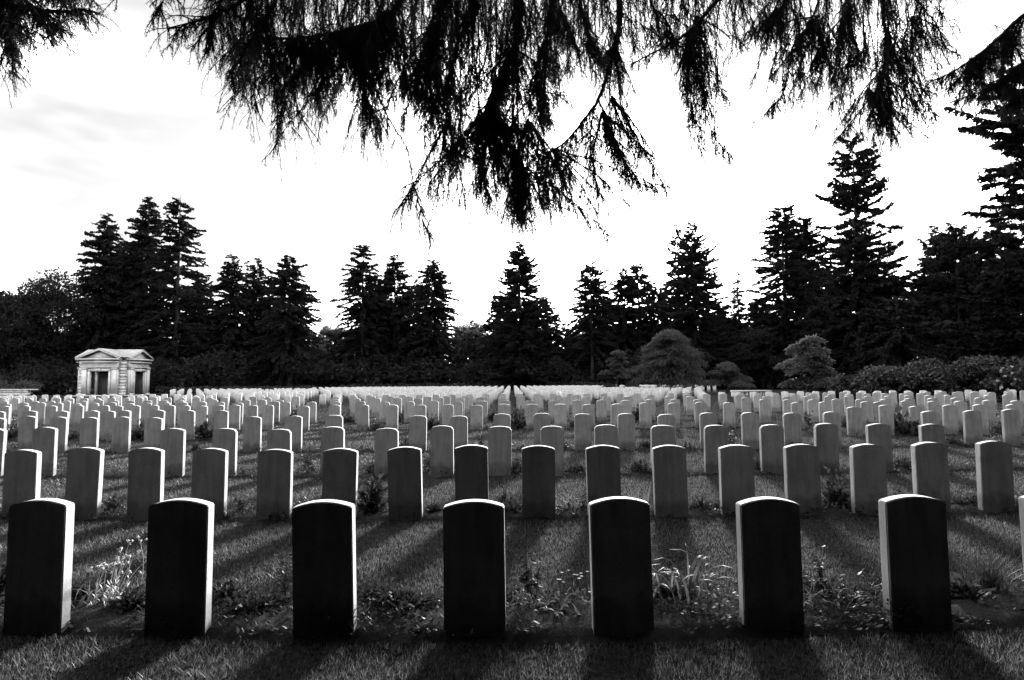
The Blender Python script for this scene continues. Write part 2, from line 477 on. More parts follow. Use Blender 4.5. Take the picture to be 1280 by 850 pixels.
def mound_parts(seed, w, h, leaf=.05, n=260):
    r = np.random.default_rng(seed); lv = MB()
    u = rand_dirs(r, n); u[:, 2] = np.abs(u[:, 2])
    rad = r.uniform(.45, 1, n)[:, None] * (1 + .25 * np.sin(5 * np.arctan2(u[:, 1], u[:, 0]) + seed))[:, None]
    p = u * rad * np.array([w / 2, w / 2 * .7, h])
    d = unit(u + .8 * rand_dirs(r, n)); L = leaf * r.uniform(.6, 1.35, n)
    lv.diamonds(p, d, sides_for(r, d), L, L * r.uniform(.4, .7, n), .15)
    for q in p: lv.tube(np.array([q * [.15, .15, 0], q * [.6, .6, .6], q]), .0025, 3)
    return [('leaves', lv, 'darkplant')]
def strap_parts(seed, n, ln, w=.018, stiff=.5, mat='plant', spread=.09):
    r = np.random.default_rng(seed); lv = MB(); m = 7
    for _ in range(n):
        a = r.uniform(0, 2 * PI); o = np.array([r.normal(0, spread), r.normal(0, spread * .6), 0])
        el = r.uniform(.9, 1.5); p, d = [o], np.array([math.cos(a) * math.cos(el), math.sin(a) * math.cos(el), math.sin(el)])
        L = ln * r.uniform(.55, 1.1) / (m - 1)
        for k in range(m - 1):
            p.append(p[-1] + d * L); d = unit(d + np.array([math.cos(a) * .28, math.sin(a) * .28, -.42]) * (1 - stiff) * (k + 1) / 3)
        p = np.array(p); sd = np.array([-math.sin(a + r.normal(0, .5)), math.cos(a), 0]); ww = w * np.array([.7, 1, 1, .9, .75, .5, .08])[:, None] / 2 * r.uniform(.7, 1.2)
        v = np.stack([p - sd * ww, p + sd * ww], 1).reshape(-1, 3)
        i = np.arange(m - 1) * 2
        lv.add(v, np.stack([i, i + 1, i + 3, i + 2], -1))
    return [('leaves', lv, mat)]
def seedhead_parts(seed, n, h, width):
    r = np.random.default_rng(seed); st, hd = MB(), MB()
    for _ in range(n):
        x0 = r.normal(0, width * .25); lean = r.normal(.12, .12)
        H = h * r.uniform(.55, 1.05); t = np.linspace(0, 1, 9)[:, None]
        p = np.array([x0, r.normal(0, .06), 0]) + t * np.array([lean * H, r.normal(0, .08), H]) + np.array([.06 * r.normal(), 0, 0]) * t ** 3
        st.tube(p, np.linspace(.0032, .0018, 9), 5)
        for _k in range(r.integers(2, 5)):
            c = p[-1] + np.array([r.normal(0, .02), r.normal(0, .02), r.uniform(-.03, .012)])
            st.tube(np.array([p[-2], (p[-2] + c) / 2 + [0, 0, .006], c]), .0012, 4)
            k = 16; u = rand_dirs(r, k)
            hd.diamonds(np.repeat(c[None], k, 0), u, sides_for(r, u), .013, .009, .1)
        q = 5; kk = r.uniform(.05, .5, q); base = np.stack([np.interp(kk, t[:, 0], p[:, i]) for i in range(3)], -1)
        d = rand_dirs(r, q); d[:, 2] = np.abs(d[:, 2]) + .4; d = unit(d)
        st.diamonds(base, d, sides_for(r, d), .05, .008)
    return [('stems', st, 'straw'), ('seed_heads', hd, 'straw')]
def daisy_parts(seed, n, h, w):
    r = np.random.default_rng(seed); st, fl = MB(), MB()
    for _ in range(n):
        o = np.array([r.uniform(-w / 2, w / 2), r.uniform(-.1, .1), 0]); H = h * r.uniform(.6, 1.1)
        tip = o + np.array([r.normal(0, .03), r.normal(0, .03), H])
        st.tube(np.linspace(o, tip, 5), .0016, 4)
        k = 9; th = np.arange(k) * 2 * PI / k
        d = unit(np.stack([np.cos(th), np.sin(th), .25 + 0 * th], -1) + r.normal(0, .1, 3))
        fl.diamonds(np.repeat(tip[None], k, 0), d, unit(np.cross(d, [0, 0, 1.0])), .014, .007)
        q = 4; d = rand_dirs(r, q); d[:, 2] = np.abs(d[:, 2]); b0 = o + (tip - o) * r.uniform(.1, .5, (q, 1))
        st.diamonds(b0, unit(d), sides_for(r, unit(d)), .05, .014)
    return [('stems', st, 'plant'), ('flowers', fl, 'petal')]

def plant(name, px, Y, parts, label, group, rz=0.0, z=.02):
    y = Y * curve(px)
    if len(parts) == 1:
        o = parts[0][1].build(name, MAT[parts[0][2]]); o.location = (x_at(px, y, .1), y, z); o.rotation_euler = (0, 0, rz)
        return tagged(o, label, 'plant', group)
    e = empty(name, (x_at(px, y, .1), y, z), label, 'plant', group, rz)
    for n, b, m in parts: b.build(n, MAT[m], e)
    return e
G1 = 'plants growing in the front row bed'
G2 = 'plants growing in the second row bed'
plant('flower_clump', 140, 4.14, seedhead_parts(1, 17, .42, .32), 'tall pale seed heads on thin stems between the first and second front headstones', G1)
plant('leafy_clump', 112, 4.12, strap_parts(2, 16, .22, .02, .4), 'low strap-leaved clump at the foot of the pale seed heads', G1)
plant('leafy_clump', 165, 4.1, mound_parts(3, .34, .12, .05, 200), 'low leafy mound left of the second front headstone', G1)
plant('leafy_clump', 0, 4.1, mound_parts(4, .22, .3, .06, 160), 'dark leafy bush at the picture edge beside the first front headstone', G1)
plant('rose_bush', 358, 4.3, rose_parts(5, .36, .10, .04, 4, 9), 'slim dark rose stem leaning against the third front headstone', G1)
plant('leafy_clump', 318, 4.1, mound_parts(6, .55, .10, .045, 260), 'low creeping clump between the second and third front headstones', G1)
plant('leafy_clump', 505, 4.15, mound_parts(7, .6, .13, .04, 420), 'fine-leaved dark mound between the third and fourth front headstones', G1)
plant('rose_bush', 668, 4.22, rose_parts(8, .44, .13, .05, 5, 9), 'upright dark rose right of the fourth front headstone', G1)
plant('flower_clump', 722, 4.2, daisy_parts(9, 14, .2, .28), 'small white daisies left of the fifth front headstone', G1)
plant('leafy_clump', 690, 4.05, strap_parts(10, 18, .16, .03, .3, 'plant', .13), 'broad pale leaves at the foot of the upright rose', G1)
plant('leafy_clump', 852, 4.18, strap_parts(11, 46, .46, .020, .35, 'plant', .11), 'large arching strap-leaved clump between the fifth and sixth front headstones', G1)
plant('rose_bush', 1025, 4.25, rose_parts(12, .40, .16, .04, 5, 8), 'twiggy rose right of the sixth front headstone', G1)
plant('leafy_clump', 1022, 4.02, strap_parts(13, 22, .26, .014, .3, 'plant', .1), 'thin grassy leaves at the foot of the twiggy rose', G1)
plant('leafy_clump', 1072, 4.15, mound_parts(14, .42, .11, .045, 260), 'low leafy mound left of the seventh front headstone', G1)
plant('grass_tuft', 1234, 4.3, strap_parts(15, 120, .32, .006, .85, 'darkplant', .05), 'spiky dark grass tuft right of the seventh front headstone', G1)
plant('leafy_clump', 1205, 4.12, mound_parts(16, .3, .14, .06, 150), 'pale low leaves between the spiky tuft and the seventh front headstone', G1)
row2 = [('leafy_clump', 146, mound_parts(20, .26, .22, .06, 120), 'small leafy plant between the second and third headstones of the second row'),
        ('rose_bush', 303, rose_parts(21, .28, .14, .05, 5, 10), 'leafy rose between the fourth and fifth headstones of the second row'),
        ('leafy_clump', 466, mound_parts(22, .36, .42, .075, 260), 'dense broad-leaved bush between sixth and seventh headstones of the second row'),
        ('leafy_clump', 543, mound_parts(23, .22, .12, .05, 120), 'low tuft between the seventh and eighth headstones of the second row'),
        ('leafy_clump', 630, mound_parts(24, .28, .26, .06, 150), 'leafy plant between the eighth and ninth headstones of the second row'),
        ('leafy_clump', 716, strap_parts(25, 34, .3, .02, .4), 'arching leafy clump between ninth and tenth headstones of the second row'),
        ('grass_tuft', 797, strap_parts(26, 60, .34, .010, .8), 'pale spiky tuft between tenth and eleventh headstones of the second row'),
        ('leafy_clump', 878, mound_parts(27, .34, .14, .05, 170), 'low pale clump between eleventh and twelfth headstones of the second row'),
        ('grass_tuft', 964, strap_parts(28, 60, .28, .008, .85), 'thin spiky tuft between twelfth and thirteenth headstones of the second row'),
        ('leafy_clump', 1044, mound_parts(29, .38, .40, .07, 260), 'dense dark bush between thirteenth and fourteenth headstones of the second row'),
        ('rose_bush', 1126, rose_parts(30, .34, .12, .05, 4, 8), 'slim rose between fourteenth and fifteenth headstones of the second row'),
        ('leafy_clump', 1203, mound_parts(31, .3, .12, .05, 130), 'low dark clump between fifteenth and sixteenth headstones of the second row'),
        ('leafy_clump', 1276, strap_parts(32, 30, .3, .024, .5), 'pale leafy plant right of the last headstone of the second row')]
for i, (nm, px, parts, lab) in enumerate(row2): plant(nm, px, 7.05, parts, lab, G2)

# farther beds: shared meshes, copied
PROTO = [mound_parts(40, .32, .22, .07, 130), mound_parts(41, .42, .3, .08, 170), strap_parts(42, 30, .3, .022, .5), mound_parts(43, .5, .16, .07, 170), rose_parts(44, .36, .16, .06, 6, 9), strap_parts(45, 50, .26, .014, .85)]
PMESH = []
for parts in PROTO:
    b = MB()
    for _n, m_, _m in parts:
        b.v += m_.v; b.q += [q + b.n for q in m_.q]; b.t += [t + b.n for t in m_.t]; b.n += m_.n
    PMESH.append(b.mesh('leafy_clump', MAT['plant' if parts[0][2] == 'plant' else 'darkplant']))
KIND = ['small leafy clump', 'rounded dark bush', 'strap-leaved clump', 'wide low clump', 'leggy rose bush', 'spiky tuft']
def simple_plant(px, Y, k, label, group, sc=1.0):
    o = bpy.data.objects.new('leafy_clump', PMESH[k]); COL.objects.link(o)
    y = Y * curve(px); o.location = (x_at(px, y, .1), y, .005); o.scale = (sc,) * 3; o.rotation_euler = (0, 0, (px * 7) % 6)
    tagged(o, label, 'plant', group)
def after(block, row, px):
    """ordinal of the last headstone of a row to the left of px"""
    c = sorted(s['n'] for s in stones if s['block'] == block and s['row'] == row and s['px'] < px)
    return c[-1] if c else 0
def between(block, row, px):
    n = after(block, row, px)
    return f'before the first headstone' if n == 0 else f'right of the {ordinal(n)} headstone'
for px, lab in ((60, 'first'), (240, 'second'), (430, 'third'), (575, 'fourth'), (790, 'fifth'), (985, 'sixth'), (1165, 'seventh')):
    plant('leafy_clump', px + 44, 4.28, mound_parts(700 + px, .34, .13, .045, 150), f'low dark clump just behind and right of the {lab} front headstone', G1)
for k, px in enumerate((66, 224, 384, 604, 650, 740, 842, 905, 1066, 1150, 1222)):
    plant('leafy_clump', px, 7.08, mound_parts(800 + px, .3, .14, .055, 110), f'low dark clump {between("full", 2, px)} of the second full-width row', G2)
for px, k, sc in ((388, 4, 1.1), (466, 0, 1), (534, 4, 1), (588, 5, .8), (646, 1, .9), (720, 3, .9), (800, 3, 1.1), (947, 0, 1), (1000, 2, .8), (1066, 5, .8), (1130, 3, 1), (1240, 3, .8)):
    simple_plant(px, 10.0, k, f'{KIND[k]} {between("full", 3, px)} of the third full-width row', 'plants growing in the third row bed', sc)
for px, k, sc in ((94, 2, .9), (245, 0, .9), (404, 4, 1.1), (461, 5, 1.2), (507, 1, .9), (549, 0, .9), (600, 4, 1), (652, 2, 1), (704, 3, .9), (808, 3, 1), (860, 5, 1.2), (914, 4, 1.1), (1013, 2, 1), (1090, 3, .9), (1190, 3, 1), (1240, 2, 1)):
    simple_plant(px, 13.4, k, f'{KIND[k]} {between("full", 4, px)} of the fourth full-width row', 'plants growing in the fourth row bed', sc)
for block, row, Y, lst in (('left', 1, 16.3, ((15, 1, 1.3), (58, 3, 1.3), (96, 3, 1.1), (176, 1, 1.5), (258, 1, 1.7))), ('right', 1, 16.0, ((1090, 4, 1.2), (1127, 1, 2.0), (1207, 3, 1.3), (1250, 3, 1.2))),
                           ('centre', 1, 19.1, ((472, 3, 1.2), (540, 1, 1.3), (612, 2, 1.2), (648, 1, 1.5), (720, 1, 1.1), (752, 3, 1.2), (824, 4, 1.3), (895, 3, 1.2))),
                           ('centre', 2, 22.6, ((370, 1, 1.7), (435, 3, 1.5), (496, 1, 1.6), (527, 3, 1.3), (618, 1, 1.4), (647, 1, 1.6), (678, 0, 1.5), (737, 1, 1.4), (798, 1, 1.6))),
                           ('right', 2, 18.7, ((1012, 4, 1.4), (1060, 3, 1.3), (1152, 0, 1.4), (1254, 2, 1.3)))):
    for px, k, sc in lst:
        simple_plant(px, Y, k, f'{KIND[k]} {between(block, row, px)}, {ordinal(row)} {WHERE[block]}', 'plants between the middle distance headstones', sc)
fp = MB(); r2 = np.random.default_rng(9)
for s in stones:
    if s['y'] > 24 and r2.random() < .22:
        n = 26; u = rand_dirs(r2, n); u[:, 2] = np.abs(u[:, 2]); h = r2.uniform(.15, .5)
        p = u * r2.uniform(.4, 1, (n, 1)) * np.array([.22, .15, h]) + np.array([s['x'] + .45, s['y'] + .1, 0])
        d = unit(u + rand_dirs(r2, n)); fp.diamonds(p, d, sides_for(r2, d), .16, .09)
for y in np.arange(24, 86, .7):
    for x0 in (.35,):
        n = 24; u = rand_dirs(r2, n); u[:, 2] = np.abs(u[:, 2]); h = r2.uniform(.1, .28)
        if r2.random() < .6: continue
        p = u * r2.uniform(.4, 1, (n, 1)) * np.array([.25, .3, h]) + np.array([x0 + r2.normal(0, .08), y, 0])
        d = unit(u + rand_dirs(r2, n)); fp.diamonds(p, d, sides_for(r2, d), .16, .09)
tagged(fp.build('distant_bed_plants', MAT['darkplant']), 'dark bed plants dotted among the far rows of headstones', 'plants', kind='stuff')

# ------------------------------------------------------------------ trees
def trunk_mesh(b, h, r, r_, lean=(0, 0), sides=9):
    t = np.linspace(0, 1, 12)
    p = np.stack([lean[0] * t ** 1.5 + .05 * np.sin(t * 5 + r_.random() * 6) * r, lean[1] * t ** 1.5, t * h - .2], -1)
    b.tube(p, r * (1 - t) ** .8 + .02 + .35 * r * np.exp(-t * 25), sides)

def conifer(name, px, top, hw, Y, label, seed, low=.02, droop=.25, power=.8, whorl=.42, gap=.08, nb=10, leaf=.46, group='tall conifers along the far edge of the cemetery', tip=0.0, base_px=None):
    """tree whose top is seen at (px, top) and whose crown is hw pixels in half-width, Y metres off"""
    r = np.random.default_rng(seed)
    T = at_depth(px, top, Y); h = T.z; R = hw * Y / F * 1.36
    e = empty(name, (T.x, Y, 0), label, 'tree', group)
    wood, fol = MB(), MB()
    trunk_mesh(wood, h, max(.16, h * .013), r)
    zs = np.arange(max(h * low, .6), h * .985, whorl)
    C, D, L, W = [], [], [], []
    for z in zs:
        u = 1 - z / h
        prof = R * (u ** power) * (1 if u < .8 else 1 - (u - .8) * .9) + .12
        if r.random() < gap: continue
        tier = r.uniform(.72, 1.12)
        for k in range(nb if u > .12 else max(3, nb - 2)):
            if r.random() < .12: continue
            a = r.uniform(0, 2 * PI); ln = prof * tier * r.uniform(.62, 1.1)
            up_ = r.normal(.14 if u < .3 else -.03, .24); zb = z + r.uniform(-.3, .3)
            n = max(3, int(ln / .35))
            t = np.linspace(0, 1, n + 2)
            hz = ln * t
            zz = zb + up_ * ln * t - droop * ln * t ** 1.6 * (.5 + u) + tip * ln * np.clip(t - .7, 0, 1) * 2
            p = np.stack([np.cos(a) * hz, np.sin(a) * hz, zz], -1)
            if ln > .5: wood.tube(p[::max(1, n // 4)], np.linspace(.02 + ln * .012, .008, len(p[::max(1, n // 4)])), 3)
            for side in (-1, 0, 1):
                m = max(3, int(ln / .075))
                tt = r.uniform(.12, 1.0, m); base = np.stack([np.interp(tt, t, p[:, i]) for i in range(3)], -1)
                dirv = np.stack([np.cos(a + side * r.uniform(.5, 1.1, m)), np.sin(a + side * r.uniform(.5, 1.1, m)), r.normal(-.30 - droop * .6, .38, m)], -1)
                C.append(base); D.append(unit(dirv)); l = leaf * r.uniform(.5, 1.25, m) * (.45 + .55 * min(1, ln / 1.5)) ; L.append(l); W.append(l * r.uniform(.38, .62, m))
    C, D, L, W = map(np.concatenate, (C, D, L, W))
    fol.diamonds(C, D, sides_for(r, D), L, W, .1)
    # short side sprays that break each bough's outline
    k = r.random(len(C)) < .8
    d2 = unit(D[k] + .9 * rand_dirs(r, k.sum()) + np.array([0, 0, -.3])); fol.diamonds(C[k] + D[k] * L[k][:, None] * .5, d2, sides_for(r, d2), L[k] * .6, W[k] * .6)
    wood.build('trunk', MAT['bark'], e); fol.build('crown', MAT['conifer'], e)
    return e

def broadleaf(name, px, top, hw, Y, label, seed, mat='broad', base=.12, nclump=60, per=90, leaf=.42, cat='tree', group=None, flat=1.0, clump=.30, trunk=True, depth=.8):
    r = np.random.default_rng(seed)
    T = at_depth(px, top, Y); h = T.z; R = hw * Y / F
    e = empty(name, (T.x, Y, 0), label, cat, group)
    fol = MB()
    c0 = np.array([0, 0, h * (.5 + base / 2)]); ax = np.array([R, R * depth, h * (1 - base) / 2])
    u = rand_dirs(r, nclump); cen = c0 + u * ax * (r.uniform(.25, 1, (nclump, 1)) ** .5) * .86
    for c in cen:
        s = clump * R * r.uniform(.6, 1.25)
        n = int(per * r.uniform(.7, 1.2)); q = rand_dirs(r, n); p = c + q * r.uniform(.3, 1, (n, 1)) * s * np.array([1, 1, .65 * flat])
        p = p[p[:, 2] > .05]; n = len(p)
        d = rand_dirs(r, n); d[:, 2] -= .3; d = unit(d); l = leaf * r.uniform(.5, 1.3, n)
        fol.diamonds(p, d, sides_for(r, d), l, l * r.uniform(.4, .7, n), .1)
    if trunk:
        w = MB(); trunk_mesh(w, h * .75, max(.06, h * .016), r)
        for c in cen[::max(1, nclump // 14)]:
            z0 = min(h * .6, max(h * .15, c[2] * .55)); t = np.linspace(0, 1, 6)[:, None]
            w.tube(np.array([0, 0, z0]) * (1 - t) + c * t + np.array([0, 0, .12 * h]) * np.sin(PI * t) * .3, np.linspace(.02 + h * .006, .012, 6), 5)
        w.build('trunk', MAT['bark'], e)
    fol.build('crown' if cat == 'tree' else 'foliage', MAT[mat], e)
    return e

CON = [
 ('conifer_tree', 135, 265, 46, 96, 'spruce left of the tall twin-topped pair behind the shelter', dict(low=.1, power=.62, gap=.12)),
 ('conifer_tree', 187, 243, 44, 98, 'tall spruce, left of the twin-topped pair rising behind the shelter', dict(low=.08, power=.6, gap=.1)),
 ('conifer_tree', 226, 242, 50, 95, 'tall open spruce, right of the twin-topped pair rising behind the shelter', dict(low=.15, power=.55, gap=.16, droop=.15, nb=6)),
 ('conifer_tree', 290, 316, 40, 98, 'spruce at the left end of the three right of the shelter', dict(power=.7)),
 ('conifer_tree', 309, 320, 12, 101, 'very thin spire between the spruces right of the shelter', dict(power=.6, nb=5)),
 ('conifer_tree', 322, 320, 34, 104, 'middle spruce of the three right of the shelter', dict(power=.7)),
 ('conifer_tree', 362, 318, 50, 95, 'broad spruce at the right end of the three right of the shelter', dict(power=.62, gap=.05)),
 ('conifer_tree', 454, 302, 40, 97, 'tallest spruce of the middle trio, at its left end', dict(power=.6, gap=.13)),
 ('conifer_tree', 494, 317, 40, 99, 'central spruce of the middle trio', dict(power=.66)),
 ('conifer_tree', 540, 324, 42, 96, 'open-branched spruce at the right end of the middle trio', dict(power=.6, gap=.14)),
 ('conifer_tree', 649, 300, 50, 92, 'broad single spruce skirted to the ground at the end of the central aisle', dict(power=.72, gap=.05, tip=.25)),
 ('conifer_tree', 703, 402, 26, 104, 'short dark conifer right of the single central spruce', dict(power=.6)),
 ('conifer_tree', 738, 327, 36, 94, 'rounded fir with a bare lower trunk, right of the short conifer', dict(low=.30, power=.48, gap=.05, nb=8)),
 ('conifer_tree', 780, 334, 30, 98, 'fir directly left of the big sunlit spruce', dict(low=.12, power=.5, gap=.12)),
 ('conifer_tree', 797, 328, 34, 104, 'fir with a loose top close behind the big sunlit spruce', dict(low=.12, power=.55, gap=.16)),
 ('conifer_tree', 846, 274, 20, 101, 'sparse thin conifer half hidden behind the big sunlit spruce', dict(low=.3, power=.4, gap=.35, nb=5)),
 ('conifer_tree', 864, 273, 62, 90, 'big spruce standing against the low sun', dict(power=.85, gap=.05, tip=.3)),
 ('conifer_tree', 921, 333, 18, 97, 'narrow pointed conifer right of the big sunlit spruce', dict(power=.75, gap=.1, nb=6)),
 ('conifer_tree', 976, 256, 46, 90, 'tall open conifer behind the layered maple', dict(low=.2, power=.5, gap=.14, droop=.12)),
 ('conifer_tree', 1004, 268, 36, 93, 'slimmer conifer close behind the tall open one', dict(low=.25, power=.45, gap=.16, droop=.1)),
 ('conifer_tree', 1065, 172, 56, 74, 'tallest ragged conifer with wide-spaced tiers', dict(low=.22, power=.40, gap=.22, droop=.05, nb=10, whorl=.8, tip=.2, leaf=.55)),
 ('conifer_tree', 1066, 272, 58, 71, 'dense dark conifer in front of the tallest ragged one', dict(power=.6, gap=.03, nb=9)),
 ('conifer_tree', 1168, 278, 40, 68, 'thin-topped conifer left of the broad dark one', dict(power=.8, gap=.06)),
 ('conifer_tree', 1192, 280, 66, 64, 'broad dark conifer with rising branch tips behind the rhododendrons', dict(power=.6, gap=.04, tip=.4, droop=.1, nb=9)),
 ('conifer_tree', 1248, 268, 56, 62, 'dark conifer right of the broad one behind the rhododendrons', dict(power=.7, gap=.06, nb=8)),
 ('conifer_tree', 1120, 372, 60, 62, 'low dense conifer behind the left end of the rhododendrons', dict(power=.5, gap=.02, nb=9)),
]
CON += [
 ('conifer_tree', 160, 300, 44, 104, 'spruce between and behind the leftmost spruce and the twin-topped pair', dict(power=.55)),
 ('conifer_tree', 250, 345, 36, 103, 'lower spruce closing the gap right of the twin-topped pair', dict(power=.55)),
 ('conifer_tree', 342, 345, 40, 103, 'lower spruce behind the broad one right of the shelter', dict(power=.5)),
 ('conifer_tree', 470, 350, 44, 104, 'lower spruce behind the left gap of the middle trio', dict(power=.5)),
 ('conifer_tree', 518, 352, 44, 104, 'lower spruce behind the right gap of the middle trio', dict(power=.5)),
 ('conifer_tree', 625, 372, 34, 100, 'short spruce tucked left of the single central spruce', dict(power=.5)),
 ('conifer_tree', 676, 372, 34, 100, 'short spruce tucked right of the single central spruce', dict(power=.5)),
 ('conifer_tree', 762, 372, 36, 102, 'lower fir between the rounded fir and the firs beside the sunlit spruce', dict(power=.5)),
 ('conifer_tree', 822, 356, 40, 98, 'lower fir at the left foot of the big sunlit spruce', dict(power=.5)),
 ('conifer_tree', 896, 378, 36, 98, 'lower conifer between the big sunlit spruce and the narrow pointed one', dict(power=.5)),
 ('conifer_tree', 948, 372, 34, 96, 'lower conifer left of the tall open one', dict(power=.5)),
 ('conifer_tree', 1030, 330, 40, 84, 'conifer filling the gap left of the tallest ragged one', dict(power=.5)),
 ('conifer_tree', 1105, 335, 44, 74, 'conifer filling the gap right of the tallest ragged one', dict(power=.55)),
 ('conifer_tree', 1150, 345, 46, 70, 'conifer low between the ragged one and the broad dark one', dict(power=.5)),
 ('conifer_tree', 1222, 300, 50, 66, 'conifer between the broad dark one and its right neighbour', dict(power=.55)),
]
for i, (n, px, top, hw, Y, lab, kw) in enumerate(CON):
    conifer(n, px, top, hw, Y, lab, 100 + i, **kw)
# tree at the right-hand edge whose long level tiers reach into the picture
conifer('cedar_tree', 1318, 60, 104, 40, 'cedar at the right edge with long level tiers', 150, low=.14, power=.30, whorl=1.0, gap=.1, nb=17, droop=.03, tip=.12, leaf=.5, group=None)

for i, (px, top, hw, Y, lab, mat) in enumerate((
    (75, 326, 52, 92, 'rounded dark broadleaf tree left of the shelter', 'broad'),
    (12, 346, 56, 88, 'broad dark tree at the left edge behind the low stone wall', 'broad'),
    (-40, 350, 60, 92, 'dark tree cut by the left edge of the wood', 'broad'),
    (418, 396, 22, 112, 'pale leafy tree in the gap between the shelter spruces and the middle trio', 'pale'),
    (590, 388, 28, 112, 'pale leafy tree in the gap left of the single central spruce', 'pale'),
    (900, 402, 40, 98, 'dark bushy tree beneath the narrow pointed conifer', 'broad'),
    (960, 400, 46, 88, 'dark bushy tree at the foot of the tall open conifer', 'broad'))):
    broadleaf('broadleaf_tree', px, top, hw, Y, lab, 200 + i, mat, .0, 170 if i < 3 else 90, 150, .45, group='broadleaf trees in the far wood')

# far wood behind the conifers, read as one mass
wm = MB(); r3 = np.random.default_rng(77)
for k in range(210):
    x = r3.uniform(-110, 110); y = r3.uniform(108, 124); h = r3.uniform(9.5, 12.8) * (1.0 if x < 20 else 1.12)
    n = 300; u = rand_dirs(r3, n); p = u * r3.uniform(.5, 1, (n, 1)) * np.array([3.6, 3, h / 2]) + np.array([x, y, h / 2])
    d = rand_dirs(r3, n); wm.diamonds(p, d, sides_for(r3, d), 1.1 * r3.uniform(.6, 1.3, n), .6)
tagged(wm.build('far_wood', MAT['broad']), 'dark mass of woodland closing the view behind the conifers', 'woodland', kind='stuff')

# undergrowth at the foot of the conifers
for i, (px, top, hw, Y) in enumerate(((60, 455, 60, 86), (205, 452, 60, 90), (285, 440, 60, 93), (375, 442, 52, 94), (460, 445, 50, 95), (535, 448, 50, 95), (600, 452, 34, 93), (690, 448, 40, 93), (745, 458, 34, 95), (810, 440, 40, 92))):
    broadleaf('shrub', px, top, hw, Y, 'dark shrub under the ' + ('broadleaf trees left of the shelter', 'trees just behind the shelter', 'leftmost spruce right of the shelter', 'broad spruce right of the shelter', 'leftmost spruce of the middle trio', 'right spruce of the middle trio', 'pale tree beside the single central spruce', 'short dark conifer right of the central spruce', 'rounded fir with the bare trunk', 'firs beside the big sunlit spruce')[i],
              300 + i, 'broad', 0, 34, 110, .6, 'shrub', 'dark shrubs under the far trees', 1, .4, False)

def hedge(px0, px1, Y, h, label, seed):
    r = np.random.default_rng(seed); x0, x1 = x_at(px0, Y), x_at(px1, Y); b = MB()
    n = int((x1 - x0) * 90); x = r.uniform(x0, x1, n); t = r.uniform(0, PI, n); rad = r.uniform(.75, 1.05, n)
    p = np.stack([x, Y + np.cos(t) * .5 * rad, (np.sin(t) ** .6) * h * rad * (1 + .05 * np.sin(x * 1.3))], -1)
    d = rand_dirs(r, n); b.diamonds(p, d, sides_for(r, d), .22, .14)
    o = b.build('hedge', MAT['rhodo'])
    c = Vector((0, 0, 0)); return tagged(o, label, 'hedge')
hedge(425, 640, 90.5, 1.15, 'long low clipped hedge behind the central rows, left of the aisle', 5)
hedge(655, 760, 90.5, 1.2, 'shorter low clipped hedge behind the central rows, right of the aisle', 6)
hedge(195, 395, 80, 1.0, 'low dark hedge right of the shelter behind the farthest left rows', 7)

# weeping and layered ornamental trees
def layered(px, top, hw, Y, label, seed, nlay=16, weep=.5, name='weeping_maple'):
    r = np.random.default_rng(seed)
    T = at_depth(px, top, Y); h = T.z; R = hw * Y / F
    e = empty(name, (T.x, Y, 0), label, 'tree', 'ornamental trees on the far lawn')
    w, fol = MB(), MB()
    trunk_mesh(w, h * .6, .14, r, (r.normal(0, .3), 0))
    for k in range(nlay):
        u = k / (nlay - 1); a = k * 2.4 + r.normal(0, .4)
        rr = R * (.9 * math.sqrt(max(.0, 1 - u * .96))) * r.uniform(.3, 1.0) * (0 if u > .97 else 1)
        c = np.array([math.cos(a) * rr, math.sin(a) * rr * .8, h * (.22 + .68 * u + r.normal(0, .045))])
        s = R * r.uniform(.20, .44) * (1.1 - .3 * u)
        t = np.linspace(0, 1, 6)[:, None]; z0 = h * .3
        z0 = min(z0, c[2] * .8)
        w.tube(np.array([0, 0, z0]) * (1 - t) + c * t + np.array([0, 0, .5]) * np.sin(PI * t), np.linspace(.06, .015, 6), 5)
        n = 620; q = r.normal(size=(n, 2)) * .5; q = q[(q ** 2).sum(1) < 1.3]; n = len(q)
        rad = np.sqrt((q ** 2).sum(1)); ang = np.arctan2(q[:, 1], q[:, 0])
        lob = 1 + .22 * np.sin(5 * ang + k)
        p = np.stack([q[:, 0] * lob * s, q[:, 1] * lob * s, .26 * s * (1 - rad ** 2 * 1.5) - r.random(n) * .22 * s], -1) + c
        d = np.stack([q[:, 0], q[:, 1], -weep - .6 * rad], -1) + .45 * r.normal(size=(n, 3)); d = unit(d)
        l = r.uniform(.14, .36, n); fol.diamonds(p, d, sides_for(r, d), l, l * .34, .1)
        # trailing tips round the rim
        m = 90; ang = r.uniform(0, 2 * PI, m); p0 = np.stack([np.cos(ang) * s * .95, np.sin(ang) * s * .95, -.15 * s + 0 * ang], -1) + c
        d = unit(np.stack([np.cos(ang) * .4, np.sin(ang) * .4, -1 - 0 * ang], -1) + .2 * r.normal(size=(m, 3)))
        fol.diamonds(p0, d, sides_for(r, d), s * weep * r.uniform(.3, .9, m), .07)
    w.build('trunk', MAT['bark'], e); fol.build('crown', MAT['weeping'], e)
layered(772, 434, 24, 66, 'small weeping maple left of the wide one', 401, 12)
layered(837, 407, 50, 62, 'wide domed weeping maple standing among the far headstones', 402, 44, .6)
layered(908, 447, 28, 66, 'low weeping maple right of the wide domed one', 403, 14, .8)
layered(1010, 419, 44, 50, 'pale layered maple with level tiers before the dark conifers', 404, 24, .2, 'layered_maple')

